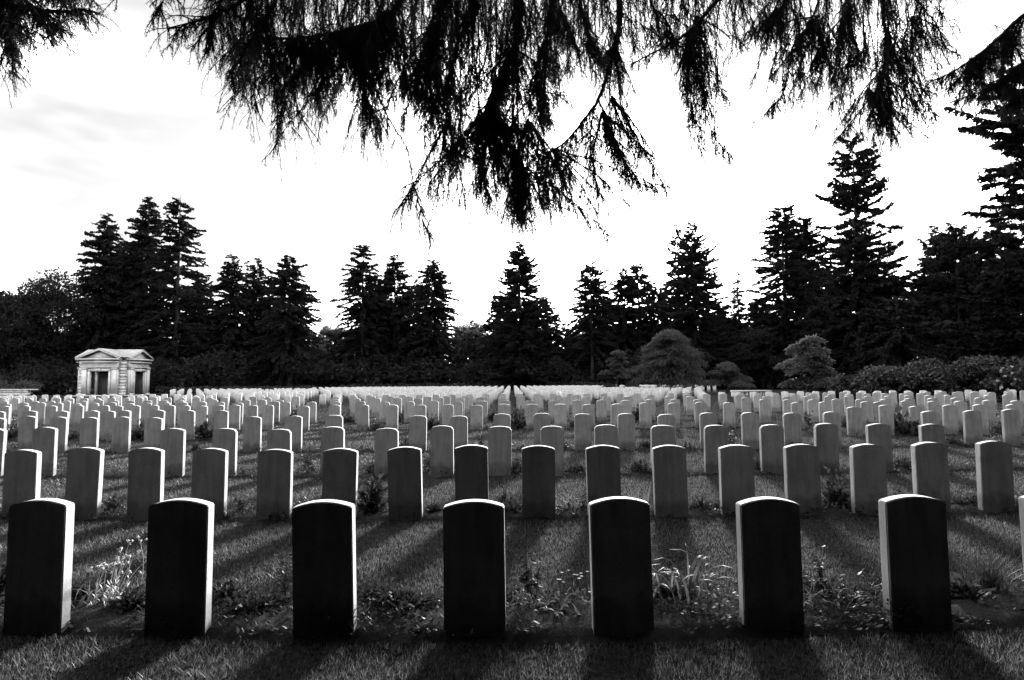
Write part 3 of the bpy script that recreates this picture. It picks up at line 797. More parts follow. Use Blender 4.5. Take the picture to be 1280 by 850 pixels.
# rhododendron bank
for i, (px, top, hw, Y, lab) in enumerate(((1112, 456, 44, 41, 'low rhododendron at the left end of the bank behind the right block'), (1172, 447, 54, 40, 'rhododendron in the middle of the bank behind the right block'), (1252, 441, 56, 38, 'tall rhododendron with pale blooms at the right end of the bank'), (1062, 470, 30, 43, 'lowest rhododendron beside the layered maple'))):
    broadleaf('rhododendron', px, top, hw, Y, lab, 500 + i, 'rhodo', 0, 70, 130, .26, 'shrub', 'rhododendrons in the bank on the right', .9, .28, False)
rb = np.random.default_rng(6)
ob = [o for o in bpy.data.objects if o.get('label', '').startswith('tall rhododendron')][0]
for k in range(34):
    a = rb.uniform(-PI, 0); c = np.array([math.cos(a) * 2.4 * rb.uniform(.2, 1), -1.6 - rb.uniform(0, .7), rb.uniform(.5, 2.2)])
    u = rand_dirs(rb, 14); bl = MB(); bl.diamonds(np.repeat(c[None], 14, 0), u, sides_for(rb, u), .11, .08); bl.build('bloom', MAT['petal'], ob)

# ------------------------------------------------------------------ stone shelter (cross-shaped, four pediments)
def shelter():
    Y = 74.0; X = x_at(143, Y + 3.5)
    e = empty('stone_shelter', (X, Y + 3.5, 0), 'pale classical stone shelter with pediments over dark doorways', 'shelter', None, math.radians(3))
    w, p = 4.35, .98
    hw_, L = w / 2, w / 2 + p
    H = 4.55
    core = MB()
    for rot in range(4):
        c, s = math.cos(rot * PI / 2), math.sin(rot * PI / 2)
        def add(b, x0, x1, y0, y1, z0, z1):
            v = np.array([(x, y, z) for z in (z0, z1) for y in (y0, y1) for x in (x0, x1)])
            v = np.stack([v[:, 0] * c - v[:, 1] * s, v[:, 0] * s + v[:, 1] * c, v[:, 2]], -1)
            b.add(v, [(0, 2, 3, 1), (4, 5, 7, 6), (0, 1, 5, 4), (2, 6, 7, 3), (0, 4, 6, 2), (1, 3, 7, 5)])
        wall = MB()
        # end wall of one arm, facing local -y, with its doorway
        for sx in (-1, 1):
            x0, x1 = sorted((sx * 1.15, sx * hw_)); add(wall, x0, x1, -L, -L + .35, 0, 3.3)
            x0, x1 = sorted((sx * (hw_ - .35), sx * hw_)); add(wall, x0, x1, -L + .352, -hw_ + .3, 0, 3.3)
        add(wall, -hw_, hw_, -L, -L + .35, 3.302, H)
        add(wall, -hw_, -hw_ + .35, -L + .352, -hw_ + .3, 3.302, H); add(wall, hw_ - .35, hw_, -L + .352, -hw_ + .3, 3.302, H)
        wall.build('wall', MAT['shelter'], e)
        for sx in (-1, 1):
            pil = MB(); x0, x1 = sorted((sx * 1.52, sx * (hw_ - .06))); add(pil, x0, x1, -L - .16, -L - .003, .25, 3.38)
            x0, x1 = sorted((sx * 1.46, sx * (hw_ + .0))); add(pil, x0, x1, -L - .22, -L - .003, 0, .248); add(pil, x0, x1, -L - .22, -L - .003, 3.382, 3.52)
            pil.build('pilaster', MAT['shelter'], e)
        arch = MB()
        for sx in (-1, 1):
            x0, x1 = sorted((sx * 1.14, sx * 1.40)); add(arch, x0, x1, -L - .09, -L - .003, 0, 3.08)
        add(arch, -1.40, 1.40, -L - .09, -L - .003, 3.083, 3.42); add(arch, -.18, .18, -L - .16, -L - .093, 3.06, 3.45)
        arch.build('door_surround', MAT['shelter'], e)
        corn = MB()
        add(corn, -hw_ - .05, hw_ + .05, -L - .20, -L - .004, 3.56, 3.68)
        add(corn, -hw_ - .14, hw_ + .14, -L - .26, -L - .005, 4.2, 4.33)
        add(corn, -hw_ - .28, hw_ + .28, -L - .36, -L + .4, H + .002, H + .16)
        corn.build('cornice', MAT['shelter'], e)
        # pediment: recessed field and two raking mouldings
        ped = MB(); z0, z1 = H + .165, H + 1.2
        def tri(b, half, za, zb, ya, yb):
            v = np.array([(-half, ya, za), (half, ya, za), (0, ya, zb), (-half, yb, za), (half, yb, za), (0, yb, zb)])
            v = np.stack([v[:, 0] * c - v[:, 1] * s, v[:, 0] * s + v[:, 1] * c, v[:, 2]], -1)
            b.add(v, [(0, 3, 4, 1), (1, 4, 5, 2), (2, 5, 3, 0)], [(0, 1, 2), (3, 5, 4)])
        tri(ped, hw_ - .1, z0, z1 - .12, -L + .02, -hw_)
        for sx in (-1, 1):
            hx = hw_ + .32
            v = np.array([(sx * hx, -L - .36, z0 - .02), (sx * hx, -L - .36, z0 + .16), (0, -L - .36, z1 + .18), (0, -L - .36, z1 - .02),
                          (sx * hx, -L + .1, z0 - .02), (sx * hx, -L + .1, z0 + .16), (0, -L + .1, z1 + .18), (0, -L + .1, z1 - .02)])
            v = np.stack([v[:, 0] * c - v[:, 1] * s, v[:, 0] * s + v[:, 1] * c, v[:, 2]], -1)
            ped.add(v, [(0, 1, 2, 3), (4, 7, 6, 5), (1, 5, 6, 2), (0, 3, 7, 4), (0, 4, 5, 1)])
        ped.build('pediment', MAT['shelter'], e)
        # roof: two slopes of this arm running back to the centre
        rf = MB(); hx = hw_ + .34
        for sx in (-1, 1):
            v = np.array([(sx * hx, -L - .38, z0 + .165), (0, -L - .38, z1 + .185), (0, 0, z1 + .185), (sx * hx, -hx, z0 + .165),
                          (sx * hx, -L - .38, z0 + .225), (0, -L - .38, z1 + .26), (0, 0, z1 + .26), (sx * hx, -hx, z0 + .225)])
            v = np.stack([v[:, 0] * c - v[:, 1] * s, v[:, 0] * s + v[:, 1] * c, v[:, 2]], -1)
            rf.add(v, [(0, 1, 2, 3), (4, 7, 6, 5), (0, 4, 5, 1), (3, 2, 6, 7), (0, 3, 7, 4)])
            # roof courses
            for k in range(1, 6):
                f0 = k / 6
                a = np.array([sx * hx * (1 - f0), -L - .385, z0 + .235 + (z1 - z0 + .03) * f0]); b2 = np.array([sx * hx * (1 - f0), -hx * (1 - f0), a[2]])
                q = np.array([a, b2]); q = np.stack([q[:, 0] * c - q[:, 1] * s, q[:, 0] * s + q[:, 1] * c, q[:, 2]], -1)
                rf.tube(q, .025, 4)
        rf.build('roof', MAT['roof'], e)
        # rusticated corner block in the angle between two arms
        qn = MB()
        for k in range(11):
            g = .0 if k % 2 else .05
            add(qn, hw_ - .3, hw_ + .55 + g, -hw_ - .55 - g, -hw_ + .3, .02 + k * .39, .02 + k * .39 + .375)
        qn.build('corner_quoins', MAT['shelter'], e)
        if rot in (0, 1):
            gt = MB()
            for k in range(11): add(gt, -1.01 + k * .2, -.985 + k * .2, -L + .20, -L + .23, .1, 2.7)
            add(gt, -1.13, 1.13, -L + .19, -L + .24, 2.702, 2.76); add(gt, -1.13, 1.13, -L + .19, -L + .24, .04, .098)
            gt.build('gate', MAT['iron'], e)
    st = MB(); st.box(-L - .5, L + .5, -hw_ - .5, hw_ + .5, -.1, -.004 + .06); st.box(-hw_ - .5, hw_ + .5, -L - .5, L + .5, -.1, .07)
    st.build('plinth', MAT['shelter'], e)
    ce = MB(); ce.box(-1.2, 1.2, -1.2, 1.2, .07, 3.2); ce.build('inner_pier', MAT['roof'], e)
shelter()

# low wall at the left edge, far stone bench, small marker
def low_wall():
    Y = 64.; x0, x1 = x_at(-60, Y), x_at(44, Y)
    e = empty('low_stone_wall', ((x0 + x1) / 2, Y, 0), 'low pale stone wall at the left edge under an overhanging shrub', 'wall')
    b = MB(); L = (x1 - x0) / 2
    n = int(2 * L / .7)
    for k in range(3):
        for j in range(n):
            xa = -L + j * .7 + (.0 if k % 2 else .0); b.box(xa + .008, xa + .692, -.25, .25, .3 * k, .3 * k + .29)
    b.build('wall_courses', MAT['shelter'], e)
    c = MB(); c.box(-L - .06, L + .06, -.32, .32, .902, 1.02); c.build('coping', MAT['shelter'], e)
low_wall()
broadleaf('shrub', 14, 474, 34, 65.5, 'shrub with pale arching top over the low stone wall at the left edge', 600, 'weeping', .1, 26, 90, .3, 'shrub', None, 1, .35, False)
def bench():
    Y = 52.; xc = x_at(939, Y) ; e = empty('stone_bench', (xc, Y, 0), 'long low stone bench beside the weeping maples', 'bench')
    L = 1.75; t = MB(); t.box(-L, L, -.25, .25, .44, .56); t.build('seat', MAT['shelter'], e)
    for k in range(9):
        b = MB(); xx = -L + .12 + k * (2 * L - .24) / 8; b.box(xx - .07, xx + .07, -.2, .2, -.1, .438); b.build('support', MAT['shelter'], e)
bench()

# ------------------------------------------------------------------ spruce hanging over the camera
def spline(pts, n):
    pts = np.asarray(pts, float); k = len(pts)
    P = np.vstack([2 * pts[0] - pts[1], pts, 2 * pts[-1] - pts[-2]])
    out = []
    for t in np.linspace(0, k - 1 - 1e-6, n):
        i = int(t); f = t - i; p0, p1, p2, p3 = P[i], P[i + 1], P[i + 2], P[i + 3]
        out.append(.5 * (2 * p1 + (p2 - p0) * f + (2 * p0 - 5 * p1 + 4 * p2 - p3) * f ** 2 + (3 * p1 - p0 - 3 * p2 + p3) * f ** 3))
    return np.array(out)

class Spray:
    def __init__(self, seed, needle=.015, nw=.0026, per_m=260):
        self.r = np.random.default_rng(seed); self.wood = MB(); self.C, self.D = [], []; self.needle, self.nw, self.per_m = needle, nw, per_m
    def walk(self, p, d, L, n, grav, wig):
        pts = [np.array(p, float)]; d = np.array(d, float); st = L / n
        for k in range(n):
            d = unit(d + np.array([0, 0, -grav]) + self.r.normal(0, wig, 3)); pts.append(pts[-1] + d * st)
        return np.array(pts)
    def needles(self, pts, L, dens=1.0):
        n = max(4, int(L * self.per_m * dens)); t = self.r.uniform(0, 1, n) * (len(pts) - 1)
        i = np.minimum(t.astype(int), len(pts) - 2); f = (t - i)[:, None]
        base = pts[i] * (1 - f) + pts[i + 1] * f; tan = unit(pts[i + 1] - pts[i])
        side = unit(np.cross(tan, self.r.normal(size=(n, 3))))
        self.C.append(base); self.D.append(unit(tan * .75 + side * .8))
    def strand(self, p, d, L):
        n = max(3, int(L / .06)); pts = self.walk(p, d, L, n, .35, .16)
        self.wood.tube(pts, np.linspace(.0026, .0013, len(pts)), 3); self.needles(pts, L)
        k = self.r.poisson(L * 5)
        for _ in range(k):
            i = self.r.integers(0, n); dd = unit(pts[i + 1] - pts[i]) * .7 + self.r.normal(0, .5, 3) * np.array([1, 1, .4])
            l2 = L * self.r.uniform(.12, .4); q = self.walk(pts[i], dd, l2, 3, .15, .1)
            self.wood.tube(q, .0012, 3); self.needles(q, l2)
    def bough(self, p, d, L, hang, dens):
        n = max(4, int(L / .07)); pts = self.walk(p, d, L, n, .10, .13)
        self.wood.tube(pts, np.linspace(.006, .002, len(pts)), 4); self.needles(pts, L, .7)
        for i in range(n):
            for _ in range(self.r.poisson(.07 * dens)):
                a = unit(pts[i + 1] - pts[i]); dd = a * self.r.uniform(.1, .7) + self.r.normal(0, .35, 3) + np.array([0, 0, -.55])
                self.strand(pts[i], dd, hang * self.r.uniform(.25, 1.0))
    def limb(self, pix, r0, r1, boughs=26.0, strands=22.0, blen=.5, lead=None, side=1.0):
        """pix: (px, py, distance, hang in metres, density)"""
        P = [np.array(at_depth(a[0], a[1], a[2])) for a in pix]; H = [a[3] for a in pix]; De = [a[4] for a in pix]
        seg = sum(np.linalg.norm(P[i + 1] - P[i]) for i in range(len(P) - 1)); n = max(8, int(seg / .05))
        S_ = spline(P, n); tt = np.linspace(0, len(P) - 1, n); hang = np.interp(tt, range(len(P)), H); dens = np.interp(tt, range(len(P)), De)
        S_ = S_ + np.cumsum(self.r.normal(0, .0035, S_.shape), 0)
        rad = np.linspace(r0, r1, n)
        for i0 in range(0, n - 1, 12): self.needles(S_[i0:i0 + 13], seg * 12 / n, 1.2 * max(.3, float(dens[i0])))
        if lead is not None:
            L0 = spline([lead, (np.array(lead) + S_[0]) / 2 + np.array([0, 0, .4]), S_[0]], 12)[:-1]
            self.wood.tube(np.vstack([L0, S_]), np.concatenate([np.linspace(r0 * 2.2, r0, len(L0)), rad]), 7)
        else: self.wood.tube(S_, rad, 6)
        step = seg / n
        for i in range(n - 1):
            tan = unit(S_[i + 1] - S_[i]); sd = unit(np.cross(tan, [0, 0, 1.0]))
            for _ in range(self.r.poisson(boughs * step * dens[i])):
                s = self.r.choice((-1, 1)); d = tan * self.r.uniform(.2, .9) + sd * s * self.r.uniform(.2, .9) * side + np.array([0, 0, self.r.uniform(-.6, .1)]) + self.r.normal(0, .15, 3)
                self.bough(S_[i], d, blen * self.r.uniform(.35, 1.1), hang[i], strands)
            for _ in range(self.r.poisson(7 * step * dens[i])):
                self.strand(S_[i], tan * .6 + self.r.normal(0, .5, 3) + np.array([0, 0, .5]), self.r.uniform(.06, .16))
            for _ in range(self.r.poisson(40 * step * dens[i])):
                self.strand(S_[i], np.array([0, 0, -.8]) + self.r.normal(0, .5, 3), hang[i] * self.r.uniform(.2, .9))
        if n: self.strand(S_[-1], unit(S_[-1] - S_[-2]), .25)
    def build(self, parent):
        o = self.wood.build('limb', MAT['bark'], parent)
        C = np.concatenate(self.C); D = np.concatenate(self.D); n = len(C); r = self.r
        s = sides_for(r, D) * (self.nw * .5); L = self.needle * r.uniform(.7, 1.2, n)[:, None]
        b = MB(); v = np.stack([C - s, C + s, C + D * L + s * .35, C + D * L - s * .35], 1); b.add(v, np.arange(4 * n).reshape(-1, 4))
        b.build('needles', MAT['needles'], o)
        return n

spr = empty('overhanging_spruce', (-.4, -4.2, 0), 'old spruce whose drooping needled boughs hang across the top of the picture', 'tree')
inv = lambda e: None
tw = MB(); trunk_mesh(tw, 21, .42, np.random.default_rng(2)); tw.build('trunk', MAT['bark'], spr)
tot = 0
class Holder: pass
def limb_group(parent, seed, specs, **kw):
    s = Spray(seed, **kw)
    for sp in specs: s.limb(**sp)
    # vertices are in world space; children of the empty need them relative to it
    loc = np.array(parent.location)
    for lst in (s.wood.v,):
        for k in range(len(lst)): lst[k] = lst[k] - loc
    s.C = [c - loc for c in s.C]
    return s.build(parent)
TR = (-.4, -4.0, 7.6)
# the right-hand sweeping limb and its curtain
tot += limb_group(spr, 21, [
    dict(pix=[(778, -60, 6.2, .3, .6), (774, 0, 6.2, .3, .7), (772, 38, 6.2, .25, .5), (759, 87, 6.2, .2, .25), (747, 124, 6.2, .25, .3), (729, 151, 6.1, .35, .8), (699, 181, 6.0, .4, 1), (652, 194, 5.9, .3, .8)], r0=.036, r1=.005, lead=TR, blen=.3),
    dict(pix=[(748, 124, 6.2, .3, .8), (762, 160, 6.2, .35, 1.5), (778, 198, 6.2, .3, 1.6), (803, 226, 6.2, .22, 1.2), (838, 236, 6.2, .12, .7)], r0=.012, r1=.003, blen=.32),
    dict(pix=[(742, 132, 6.2, .3, .6), (738, 180, 6.3, .35, .9), (745, 230, 6.3, .3, 1), (762, 268, 6.3, .15, .6)], r0=.008, r1=.003, blen=.3)])
# the dense middle curtain
tot += limb_group(spr, 22, [
    dict(pix=[(650, -70, 5.6, .4, 1.2), (648, 0, 5.6, .4, 1.6), (646, 38, 5.6, .4, 1.7), (633, 87, 5.6, .4, 1.8), (612, 124, 5.6, .42, 2.0), (606, 165, 5.5, .42, 1.5)], r0=.03, r1=.008, lead=TR, blen=.45),
    dict(pix=[(608, 150, 5.5, .35, 1.2), (640, 195, 5.5, .45, 1.6), (690, 232, 5.5, .35, 1.0), (728, 262, 5.5, .2, .6), (752, 286, 5.5, .1, .5)], r0=.012, r1=.003, blen=.35),
    dict(pix=[(612, 130, 5.5, .3, 1), (640, 180, 5.45, .4, 1.6), (650, 230, 5.45, .4, 1.8), (653, 268, 5.45, .26, 1.3)], r0=.01, r1=.003, blen=.3),
    dict(pix=[(606, 155, 5.5, .35, 1.2), (570, 185, 5.5, .35, 1.1), (540, 208, 5.5, .28, .8), (516, 232, 5.5, .2, .5), (494, 268, 5.5, .1, .4)], r0=.010, r1=.003, blen=.35),
    dict(pix=[(600, 170, 5.5, .35, 1.2), (600, 210, 5.5, .35, 1.3), (612, 250, 5.5, .25, .9)], r0=.008, r1=.003, blen=.35),
    dict(pix=[(690, -50, 5.8, .4, 1), (690, 20, 5.8, .35, 1.5), (672, 80, 5.8, .35, 1.6), (676, 110, 5.8, .3, 1.2), (704, 122, 5.8, .2, .5)], r0=.02, r1=.004, blen=.4)])
# boughs between the middle and the sweeping limb, and right up to the top edge
tot += limb_group(spr, 23, [
    dict(pix=[(720, -60, 6.4, .4, 1.2), (726, 0, 6.4, .4, 1.7), (736, 40, 6.4, .3, 1.6), (750, 66, 6.4, .22, 1.0)], r0=.022, r1=.005, lead=TR, blen=.45),
    dict(pix=[(810, -60, 6.6, .35, 1.0), (812, 0, 6.6, .3, 1.3), (830, 24, 6.6, .25, 1.2), (848, 60, 6.6, .25, .8)], r0=.016, r1=.004, blen=.4),
    dict(pix=[(935, -50, 6.4, .2, .3), (894, 0, 6.4, .2, .5), (870, 27, 6.4, .3, .9), (850, 48, 6.4, .35, .9), (812, 68, 6.4, .15, .4), (792, 78, 6.4, .1, .2)], r0=.03, r1=.004, lead=TR, blen=.35),
    dict(pix=[(868, 30, 6.3, .3, .8), (876, 90, 6.3, .35, 1.1), (880, 140, 6.3, .35, .8), (894, 176, 6.3, .25, .6), (914, 194, 6.3, .15, .5)], r0=.009, r1=.003, blen=.25),
    dict(pix=[(858, 40, 6.5, .3, .7), (858, 100, 6.5, .3, .8), (862, 150, 6.5, .3, .7)], r0=.006, r1=.002, blen=.2)])
# the long left mass
tot += limb_group(spr, 24, [
    dict(pix=[(560, -70, 5.4, .4, 1.0), (503, 0, 5.3, .4, 1.3), (488, 19, 5.3, .45, 1.8), (458, 32, 5.2, .5, 2.1), (415, 42, 5.1, .42, 2.0), (370, 48, 5.0, .34, 1.7), (330, 48, 4.9, .26, 1.3)], r0=.03, r1=.006, lead=TR, blen=.5),
    dict(pix=[(455, 34, 5.2, .4, 1.2), (450, 80, 5.2, .4, 1.8), (456, 120, 5.2, .34, 1.6), (470, 150, 5.2, .24, 1.0)], r0=.012, r1=.004, blen=.4),
    dict(pix=[(470, 110, 5.2, .3, 1.0), (488, 150, 5.2, .25, .7), (510, 184, 5.2, .2, .5), (518, 233, 5.2, .14, .3), (529, 268, 5.2, .1, .3), (540, 292, 5.2, .05, .2)], r0=.008, r1=.002, blen=.25),
    dict(pix=[(400, 45, 5.0, .3, 1.4), (372, 90, 5.0, .3, 1.4), (354, 135, 5.0, .22, .8), (346, 176, 5.0, .1, .4)], r0=.009, r1=.003, blen=.3),
    dict(pix=[(420, 40, 5.1, .3, 1.2), (402, 90, 5.1, .3, 1.4), (392, 128, 5.1, .22, .9)], r0=.009, r1=.003, blen=.3),
    dict(pix=[(560, -60, 5.3, .4, 1.0), (556, 0, 5.3, .4, 1.4), (540, 40, 5.3, .4, 1.4), (530, 90, 5.3, .4, 1.1), (548, 140, 5.3, .3, .9)], r0=.016, r1=.004, blen=.45),
    dict(pix=[(600, -60, 5.3, .4, 1.0), (590, 0, 5.3, .4, 1.4), (575, 50, 5.3, .4, 1.3), (560, 100, 5.3, .35, 1.2), (556, 150, 5.3, .3, .9)], r0=.014, r1=.004, blen=.45)])
# close tips at upper left where single needles show
tot += limb_group(spr, 25, [
    dict(pix=[(400, -60, 3.9, .25, 1.0), (330, -15, 3.9, .25, 1.4), (280, 15, 3.9, .22, 1.4), (238, 30, 3.9, .18, 1.0), (208, 40, 3.9, .1, .7)], r0=.014, r1=.004, lead=TR, blen=.3),
    dict(pix=[(290, -20, 4.0, .2, 1.0), (262, 20, 4.0, .22, 1.3), (258, 62, 4.0, .14, .9)], r0=.008, r1=.003, blen=.24),
    dict(pix=[(350, -10, 4.0, .25, 1.2), (320, 40, 4.0, .22, 1.5), (296, 80, 4.0, .16, 1.1), (284, 100, 4.0, .06, .5)], r0=.008, r1=.003, blen=.24),
    dict(pix=[(230, -25, 3.8, .12, 1.0), (206, 0, 3.8, .16, 1.2), (200, 30, 3.8, .10, .8)], r0=.006, r1=.003, blen=.2),
    dict(pix=[(165, -40, 3.8, .1, .5), (150, -12, 3.8, .10, .6), (140, 4, 3.8, .08, .4)], r0=.005, r1=.002, blen=.15)], needle=.019, nw=.0026, per_m=230)
# right-hand curtain
tot += limb_group(spr, 26, [
    dict(pix=[(1098, -60, 7.0, .35, 1.0), (1102, 0, 7.0, .35, 1.2), (1106, 65, 7.0, .35, 1.3), (1098, 116, 7.0, .35, 1.5), (1103, 150, 7.0, .3, 1.4)], r0=.026, r1=.006, lead=TR, blen=.4),
    dict(pix=[(1104, 60, 7.0, .3, .8), (1140, 100, 7.0, .35, .9), (1158, 124, 7.0, .3, .8), (1172, 138, 7.0, .2, .5)], r0=.010, r1=.003, blen=.35),
    dict(pix=[(1096, 112, 7.0, .2, .7), (1070, 146, 7.0, .22, .9), (1050, 166, 7.0, .18, .6), (1040, 178, 7.0, .1, .3)], r0=.011, r1=.003, blen=.2),
    dict(pix=[(1046, -60, 7.0, .3, .8), (1017, 20, 7.0, .3, 1.0), (997, 51, 7.0, .3, 1.0), (984, 112, 7.0, .22, .9), (962, 138, 7.0, .15, .6), (942, 154, 7.0, .06, .3)], r0=.016, r1=.003, lead=TR, blen=.35),
    dict(pix=[(1000, -60, 7.1, .3, 1.0), (985, 0, 7.1, .3, 1.5), (960, 24, 7.1, .26, 1.2), (935, 42, 7.1, .2, .8)], r0=.014, r1=.003, blen=.35),
    dict(pix=[(1030, 30, 7.0, .35, 1.0), (1022, 70, 7.0, .4, 1.5), (1018, 100, 7.0, .35, 1.2)], r0=.009, r1=.003, blen=.3),
    dict(pix=[(1070, -40, 7.1, .35, .9), (1052, 40, 7.1, .4, 1.0), (1048, 90, 7.1, .35, 1.0)], r0=.01, r1=.003, blen=.35),
    dict(pix=[(1145, -50, 6.9, .3, .8), (1150, 0, 6.9, .3, 1.1), (1172, 30, 6.9, .2, .8), (1186, 60, 6.9, .2, .5), (1200, 66, 6.9, .1, .3)], r0=.01, r1=.003, blen=.35),
    dict(pix=[(1200, -60, 6.6, .15, .7), (1206, -20, 6.6, .14, .7), (1230, -8, 6.6, .1, .5)], r0=.008, r1=.003, blen=.2)])
OX = [190, 240, 280, 320, 345, 380, 400, 430, 470, 490, 520, 560, 600, 640, 680, 700, 740, 760, 800, 830, 850, 870, 890, 915, 930, 960, 985, 1010, 1040, 1060, 1090, 1110, 1130, 1150, 1170, 1200, 1235]
OY = [55, 80, 100, 120, 140, 130, 120, 135, 145, 130, 150, 175, 220, 275, 255, 95, 95, 85, 70, 75, 60, 130, 140, 100, 50, 55, 100, 115, 115, 140, 170, 160, 115, 105, 60, 30, 15]
rc = np.random.default_rng(55)
def curtain(seed, xa, xb, count, ya, yb, dens):
    sp = []
    for k in range(count):
        x = xa + (xb - xa) * (k + rc.uniform(.1, .9)) / count; Y = rc.uniform(ya, yb)
        yb_ = np.interp(x, OX, OY) * rc.uniform(.4, 1.0) - 20
        dx = rc.normal(0, 16); m = rc.uniform(.2, .5)
        pix = [(x - dx, -70, Y, .34, dens), (x - dx * m, -70 + (yb_ + 70) * .45, Y, .34, dens), (x, yb_ - 8, Y, .3, dens), (x + rc.normal(6, 10), yb_ + 12, Y, .2, dens * .7)]
        sp.append(dict(pix=pix, r0=.009, r1=.002, blen=.5, boughs=9, strands=13))
    return limb_group(spr, seed, sp)
tot += curtain(61, 262, 480, 42, 4.9, 6.4, 1.0)
tot += curtain(62, 480, 690, 44, 5.2, 6.8, 1.0)
tot += curtain(63, 690, 940, 42, 5.8, 7.2, .85)
tot += curtain(64, 935, 1185, 40, 6.4, 7.6, .8)
def fan(parent, seed, hub, ends, Y, dens, hang=.3, blen=.26):
    sp = []
    for ex, ey in ends:
        mx, my = (hub[0] * .5 + ex * .5) + rc.normal(0, 5), (hub[1] * .5 + ey * .5) - abs(ex - hub[0]) * .06
        yy = Y + rc.uniform(-.35, .35)
        sp.append(dict(pix=[(hub[0], hub[1], Y, hang, dens), (mx, my, (Y + yy) / 2, hang, dens), (ex, ey, yy, hang * .5, dens * .6)], r0=.010, r1=.002, blen=blen * 1.15, boughs=15, strands=14))
    return limb_group(parent, seed, sp)
tot += fan(spr, 71, (612, 132), [(498, 262), (528, 240), (556, 238), (584, 250), (606, 240), (628, 276), (655, 284), (688, 272), (716, 255), (748, 268)], 5.6, 1.0)
tot += fan(spr, 99, (768, 55), [(778, 158), (794, 150), (770, 196), (788, 186), (756, 100), (800, 120)], 6.2, .7, .3, .25)
tot += fan(spr, 100, (872, 20), [(850, 120), (862, 190), (876, 196), (896, 196), (912, 150), (926, 60)], 6.5, .55, .34, .25)
tot += fan(spr, 101, (1060, 10), [(1000, 120), (1024, 160), (1048, 150), (1066, 150), (1084, 120)], 7.0, .8, .34, .28)
tot += fan(spr, 102, (1110, 40), [(1088, 150), (1112, 186), (1134, 160), (1150, 160), (1168, 150)], 6.9, .8, .34, .28)
tot += fan(spr, 103, (980, -20), [(926, 50), (940, 110), (962, 140), (985, 100), (1004, 110)], 7.2, .8, .32, .28)
tot += fan(spr, 104, (700, 10), [(668, 140), (690, 105), (712, 92), (730, 100), (745, 95)], 6.0, .8, .32, .28)
tot += fan(spr, 91, (560, 150), [(492, 274), (510, 250), (536, 292), (545, 262), (575, 258), (590, 282)], 5.7, .8, .22, .2)
tot += fan(spr, 92, (660, 150), [(622, 290), (640, 298), (668, 296), (690, 290), (704, 262), (735, 280), (764, 284)], 5.9, .85, .25, .22)
tot += fan(spr, 93, (690, 185), [(700, 270), (722, 262), (745, 270), (766, 262), (790, 262), (815, 236)], 6.1, .8, .22, .2)
tot += fan(spr, 94, (765, 120), [(800, 200), (826, 215), (840, 240), (784, 230), (812, 246)], 6.3, .9, .22, .2)
tot += fan(spr, 95, (1085, 110), [(1052, 182), (1084, 192), (1104, 196), (1120, 182), (1140, 172), (1166, 176)], 7.2, .9, .25, .2)
tot += fan(spr, 96, (1140, 20), [(1120, 110), (1145, 130), (1160, 120), (1172, 90), (1190, 60)], 7.1, .9, .28, .22)
tot += fan(spr, 97, (970, 10), [(920, 60), (942, 70), (956, 120), (982, 120)], 6.9, .9, .25, .22)
tot += fan(spr, 98, (330, 20), [(262, 90), (286, 110), (306, 128), (322, 140), (345, 190), (366, 168), (384, 170)], 4.8, .9, .22, .2)
tot += fan(spr, 72, (640, 60), [(560, 170), (590, 190), (676, 165), (690, 105)], 5.9, 1.1)
tot += fan(spr, 73, (752, 140), [(730, 240), (752, 248), (776, 240), (800, 250), (832, 238), (808, 176)], 6.2, .9, .25)
tot += fan(spr, 74, (470, 30), [(290, 118), (318, 130), (344, 176), (372, 150), (398, 158), (430, 165), (456, 175), (480, 190)], 5.2, .9)
tot += fan(spr, 75, (540, 30), [(470, 180), (500, 165), (530, 185), (560, 190)], 5.4, 1.0)
tot += fan(spr, 76, (860, 45), [(848, 150), (868, 176), (884, 208), (908, 185), (905, 120)], 6.3, .8, .28, .22)
tot += fan(spr, 77, (1100, 90), [(1045, 165), (1075, 165), (1092, 176), (1112, 178), (1128, 148), (1160, 150)], 7.0, .8, .28)
tot += fan(spr, 78, (1020, 20), [(935, 50), (960, 100), (985, 130), (1010, 125), (1040, 130)], 7.0, .8, .28)
# crown of the same spruce high above the camera
def high_crown(parent, z0, h, R, seed, n=9000):
    r = np.random.default_rng(seed); b = MB()
    z = r.uniform(z0, h, n); u = 1 - (z - z0) / (h - z0); a = r.uniform(0, 2 * PI, n); rad = R * u ** .7 * np.sqrt(r.uniform(.02, 1, n)) + .1
    p = np.stack([np.cos(a) * rad, np.sin(a) * rad, z - rad * .25], -1)
    d = unit(np.stack([np.cos(a), np.sin(a), -.5 + 0 * a], -1) + .5 * rand_dirs(r, n)); b.diamonds(p, d, sides_for(r, d), .8 * r.uniform(.6, 1.3, n), .4)
    b.build('crown', MAT['needles'], parent)
high_crown(spr, 7.6, 21, 9.0, 31, 26000)  # unseen overhead; made wide and dense to shade the near ground
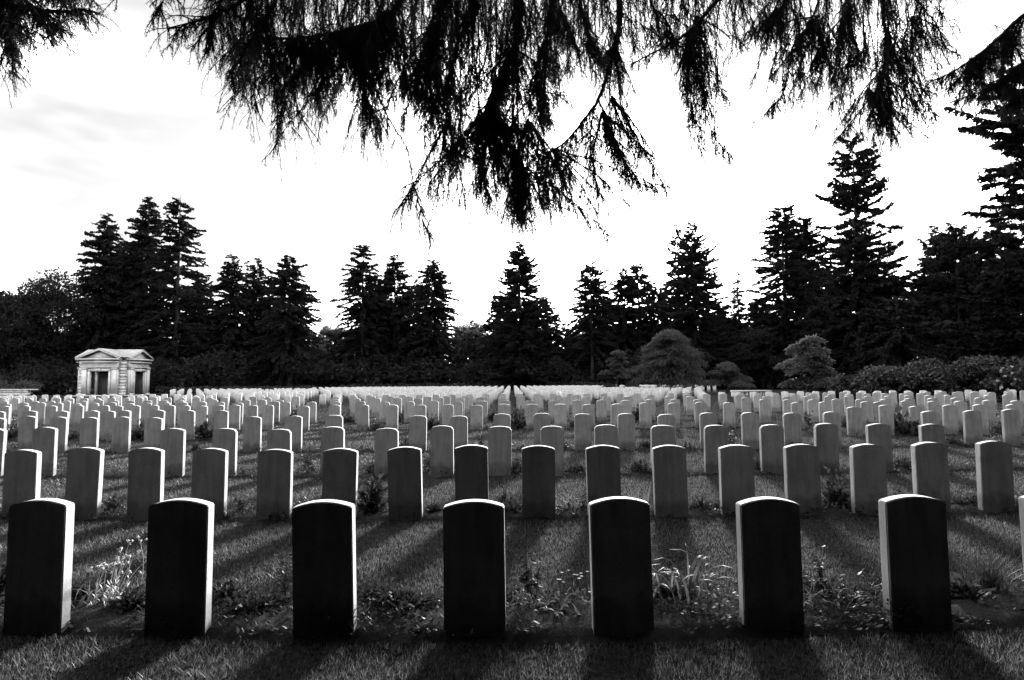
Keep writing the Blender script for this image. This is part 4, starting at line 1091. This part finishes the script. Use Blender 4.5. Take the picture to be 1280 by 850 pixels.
# neighbouring spruces whose lowest limbs reach in at both upper corners
ls = empty('neighbour_spruce', (-8.2, 1.0, 0), 'spruce whose bough of blunt drooping tips fills the upper left corner', 'tree')
tw = MB(); trunk_mesh(tw, 18, .36, np.random.default_rng(3)); tw.build('trunk', MAT['bark'], ls); high_crown(ls, 7.5, 18, 4.0, 32, 5000)
tot += limb_group(ls, 27, [
    dict(pix=[(-90, -30, 5.0, .25, 1.0), (-20, -5, 5.0, .25, 1.5), (30, 8, 5.0, .25, 1.7), (70, 12, 5.0, .2, 1.4), (104, 10, 5.0, .12, .9), (126, 14, 5.0, .05, .4)], r0=.03, r1=.004, lead=(-8.2, 1.0, 6.3), blen=.35),
    dict(pix=[(-40, -10, 5.0, .25, 1.4), (-5, 25, 5.0, .24, 1.7), (10, 56, 5.0, .18, 1.2), (12, 82, 5.0, .08, .6)], r0=.010, r1=.004, blen=.25),
    dict(pix=[(40, 5, 5.0, .2, 1.2), (68, 28, 5.0, .18, 1.3), (92, 44, 5.0, .1, .8)], r0=.008, r1=.003, blen=.2),
    dict(pix=[(-40, -40, 5.1, .3, 1.4), (40, -25, 5.1, .3, 1.5), (96, -20, 5.1, .22, 1.2)], r0=.012, r1=.003, blen=.3)], needle=.018, nw=.0026, per_m=230)
tot += fan(ls, 81, (10, -20), [(-10, 90), (8, 82), (24, 70), (44, 58), (66, 48), (92, 46), (112, 24)], 5.0, 1.5, .24, .24)
tot += fan(ls, 86, (-10, 20), [(-6, 96), (4, 96), (16, 88), (30, 72), (40, 66), (58, 58), (80, 58)], 5.0, 1.3, .16, .16)
tot += fan(ls, 82, (70, -30), [(40, 40), (64, 44), (84, 48), (104, 30), (122, 6)], 5.1, 1.2, .2, .2)
rs = empty('neighbour_spruce', (9.4, 5.0, 0), 'spruce whose heavy level bough reaches in from the upper right edge', 'tree')
tw = MB(); trunk_mesh(tw, 18, .36, np.random.default_rng(4)); tw.build('trunk', MAT['bark'], rs); high_crown(rs, 9.5, 18, 3.6, 33, 5000)
tot += limb_group(rs, 28, [
    dict(pix=[(1350, -30, 6.6, .4, 1.6), (1280, 20, 6.6, .42, 2.2), (1250, 48, 6.6, .42, 2.3), (1220, 72, 6.6, .36, 2.0), (1191, 90, 6.6, .25, 1.4), (1166, 100, 6.6, .12, .8)], r0=.03, r1=.005, lead=(9.4, 5.0, 6.2), blen=.35, side=.6),
    dict(pix=[(1340, 20, 6.6, .35, 1.6), (1285, 70, 6.6, .36, 2.0), (1250, 98, 6.6, .3, 1.6), (1215, 116, 6.6, .2, 1.2), (1180, 128, 6.6, .12, .8)], r0=.014, r1=.004, blen=.35, side=.6),
    dict(pix=[(1330, 90, 6.6, .25, 1.3), (1290, 110, 6.6, .25, 1.6), (1262, 124, 6.6, .2, 1.1)], r0=.012, r1=.004, blen=.3, side=.6)], per_m=300)
tot += fan(rs, 83, (1262, 40), [(1212, 118), (1232, 130), (1254, 136), (1276, 140), (1296, 138)], 6.6, 1.5, .25, .25)
tot += fan(rs, 84, (1215, 78), [(1172, 118), (1190, 128), (1210, 132), (1230, 128)], 6.6, 1.4, .22, .22)
tot += fan(rs, 85, (1300, 40), [(1262, 120), (1284, 128), (1300, 150)], 6.7, 1.6, .3, .25)
print('needles', tot)

# ------------------------------------------------------------------ unseen wood added behind the camera to shade the near stones
bw = MB(); r4 = np.random.default_rng(88)
for k in range(120):
    x = r4.uniform(-75, 75); y = -r4.uniform(6.5, 19); h = r4.uniform(24, 33); R = r4.uniform(3.4, 4.6)
    if k < 34: x = -62.7 + 3.8 * k; y = -5.2 - abs(x) * .05
    n = 1100; z = r4.uniform(.3, h, n); u = 1 - z / h; a = r4.uniform(0, 2 * PI, n); rad = (R * u ** .6 + .2) * np.sqrt(r4.uniform(.2, 1, n))
    p = np.stack([x + np.cos(a) * rad, y + np.sin(a) * rad, z], -1)
    d = unit(np.stack([np.cos(a), np.sin(a), -.6 + 0 * a], -1) + .5 * rand_dirs(r4, n)); bw.diamonds(p, d, sides_for(r4, d), 1.5 * r4.uniform(.6, 1.3, n), .8)
    bw.tube(np.array([(x, y, -.2), (x, y, h * .6), (x, y, h)]), [.35, .2, .03], 7)
tagged(bw.build('added_shade_wood', MAT['conifer']), 'dark conifer wood added unseen behind the viewpoint to shade the near headstones', 'woodland', kind='stuff')

# ------------------------------------------------------------------ light
CLOUD = 3.8
SUN_AZ, SUN_EL = math.radians(14.2), math.radians(14.6)
world = bpy.data.worlds.new('World'); scene.world = world; world.use_nodes = True
nt = world.node_tree
for n in list(nt.nodes): nt.nodes.remove(n)
wo = nt.nodes.new('ShaderNodeOutputWorld'); bg = nt.nodes.new('ShaderNodeBackground')
sky = nt.nodes.new('ShaderNodeTexSky'); sky.sky_type = 'NISHITA'; sky.sun_disc = False
sky.sun_elevation = SUN_EL; sky.sun_rotation = SUN_AZ
sky.air_density = 1.0; sky.dust_density = 3.0; sky.ozone_density = 1.0
bw_ = nt.nodes.new('ShaderNodeRGBToBW')
nt.links.new(sky.outputs[0], bw_.inputs[0])
# thin bright cloud over the whole sky, in soft drifting bands
tcw = nt.nodes.new('ShaderNodeTexCoord'); mpw = nt.nodes.new('ShaderNodeMapping'); mpw.inputs['Scale'].default_value = (1.2, 1.2, 4.0); mpw.inputs['Location'].default_value = (17*0.83, 17*0.37, 17*1.31); mpw.inputs['Rotation'].default_value = (.2, .35, .4)
nt.links.new(tcw.outputs['Generated'], mpw.inputs['Vector'])
cl = ramp(nt, noise(nt, mpw.outputs[0], 1.5, 4, .55), [(0.34, CLOUD * .05), (0.48, CLOUD * .13), (0.56, CLOUD * .95), (0.75, CLOUD * 1.15)])
thin = nt.nodes.new('ShaderNodeMath'); thin.operation = 'MULTIPLY'; thin.inputs[1].default_value = .10
nt.links.new(bw_.outputs[0], thin.inputs[0])
cs = nt.nodes.new('ShaderNodeCombineColor')
for k in range(3): nt.links.new(thin.outputs[0], cs.inputs[k])
skyc = mixrgb(nt, 'ADD', 1.0, cs.outputs[0], cl)
nt.links.new(skyc, bg.inputs[0])
bg.inputs[1].default_value = .15
nt.links.new(bg.outputs[0], wo.inputs[0])
sd = bpy.data.lights.new('sun', 'SUN'); sd.energy = 3.3; sd.angle = math.radians(9.0); sd.color = (1, 1, 1)
so = bpy.data.objects.new('sun', sd); COL.objects.link(so)
dirv = Vector((math.sin(SUN_AZ) * math.cos(SUN_EL), math.cos(SUN_AZ) * math.cos(SUN_EL), math.sin(SUN_EL)))
so.rotation_euler = (-dirv).to_track_quat('-Z', 'Y').to_euler()
so.location = (10, 40, 30)

scene.view_settings.view_transform = 'Standard'; scene.view_settings.look = 'None'
scene.view_settings.exposure = 3.5; scene.view_settings.gamma = 1.0
scene.cycles.use_denoising = True
scene.cycles.max_bounces = 6; scene.cycles.diffuse_bounces = 0; scene.cycles.transmission_bounces = 4; scene.cycles.transparent_max_bounces = 4
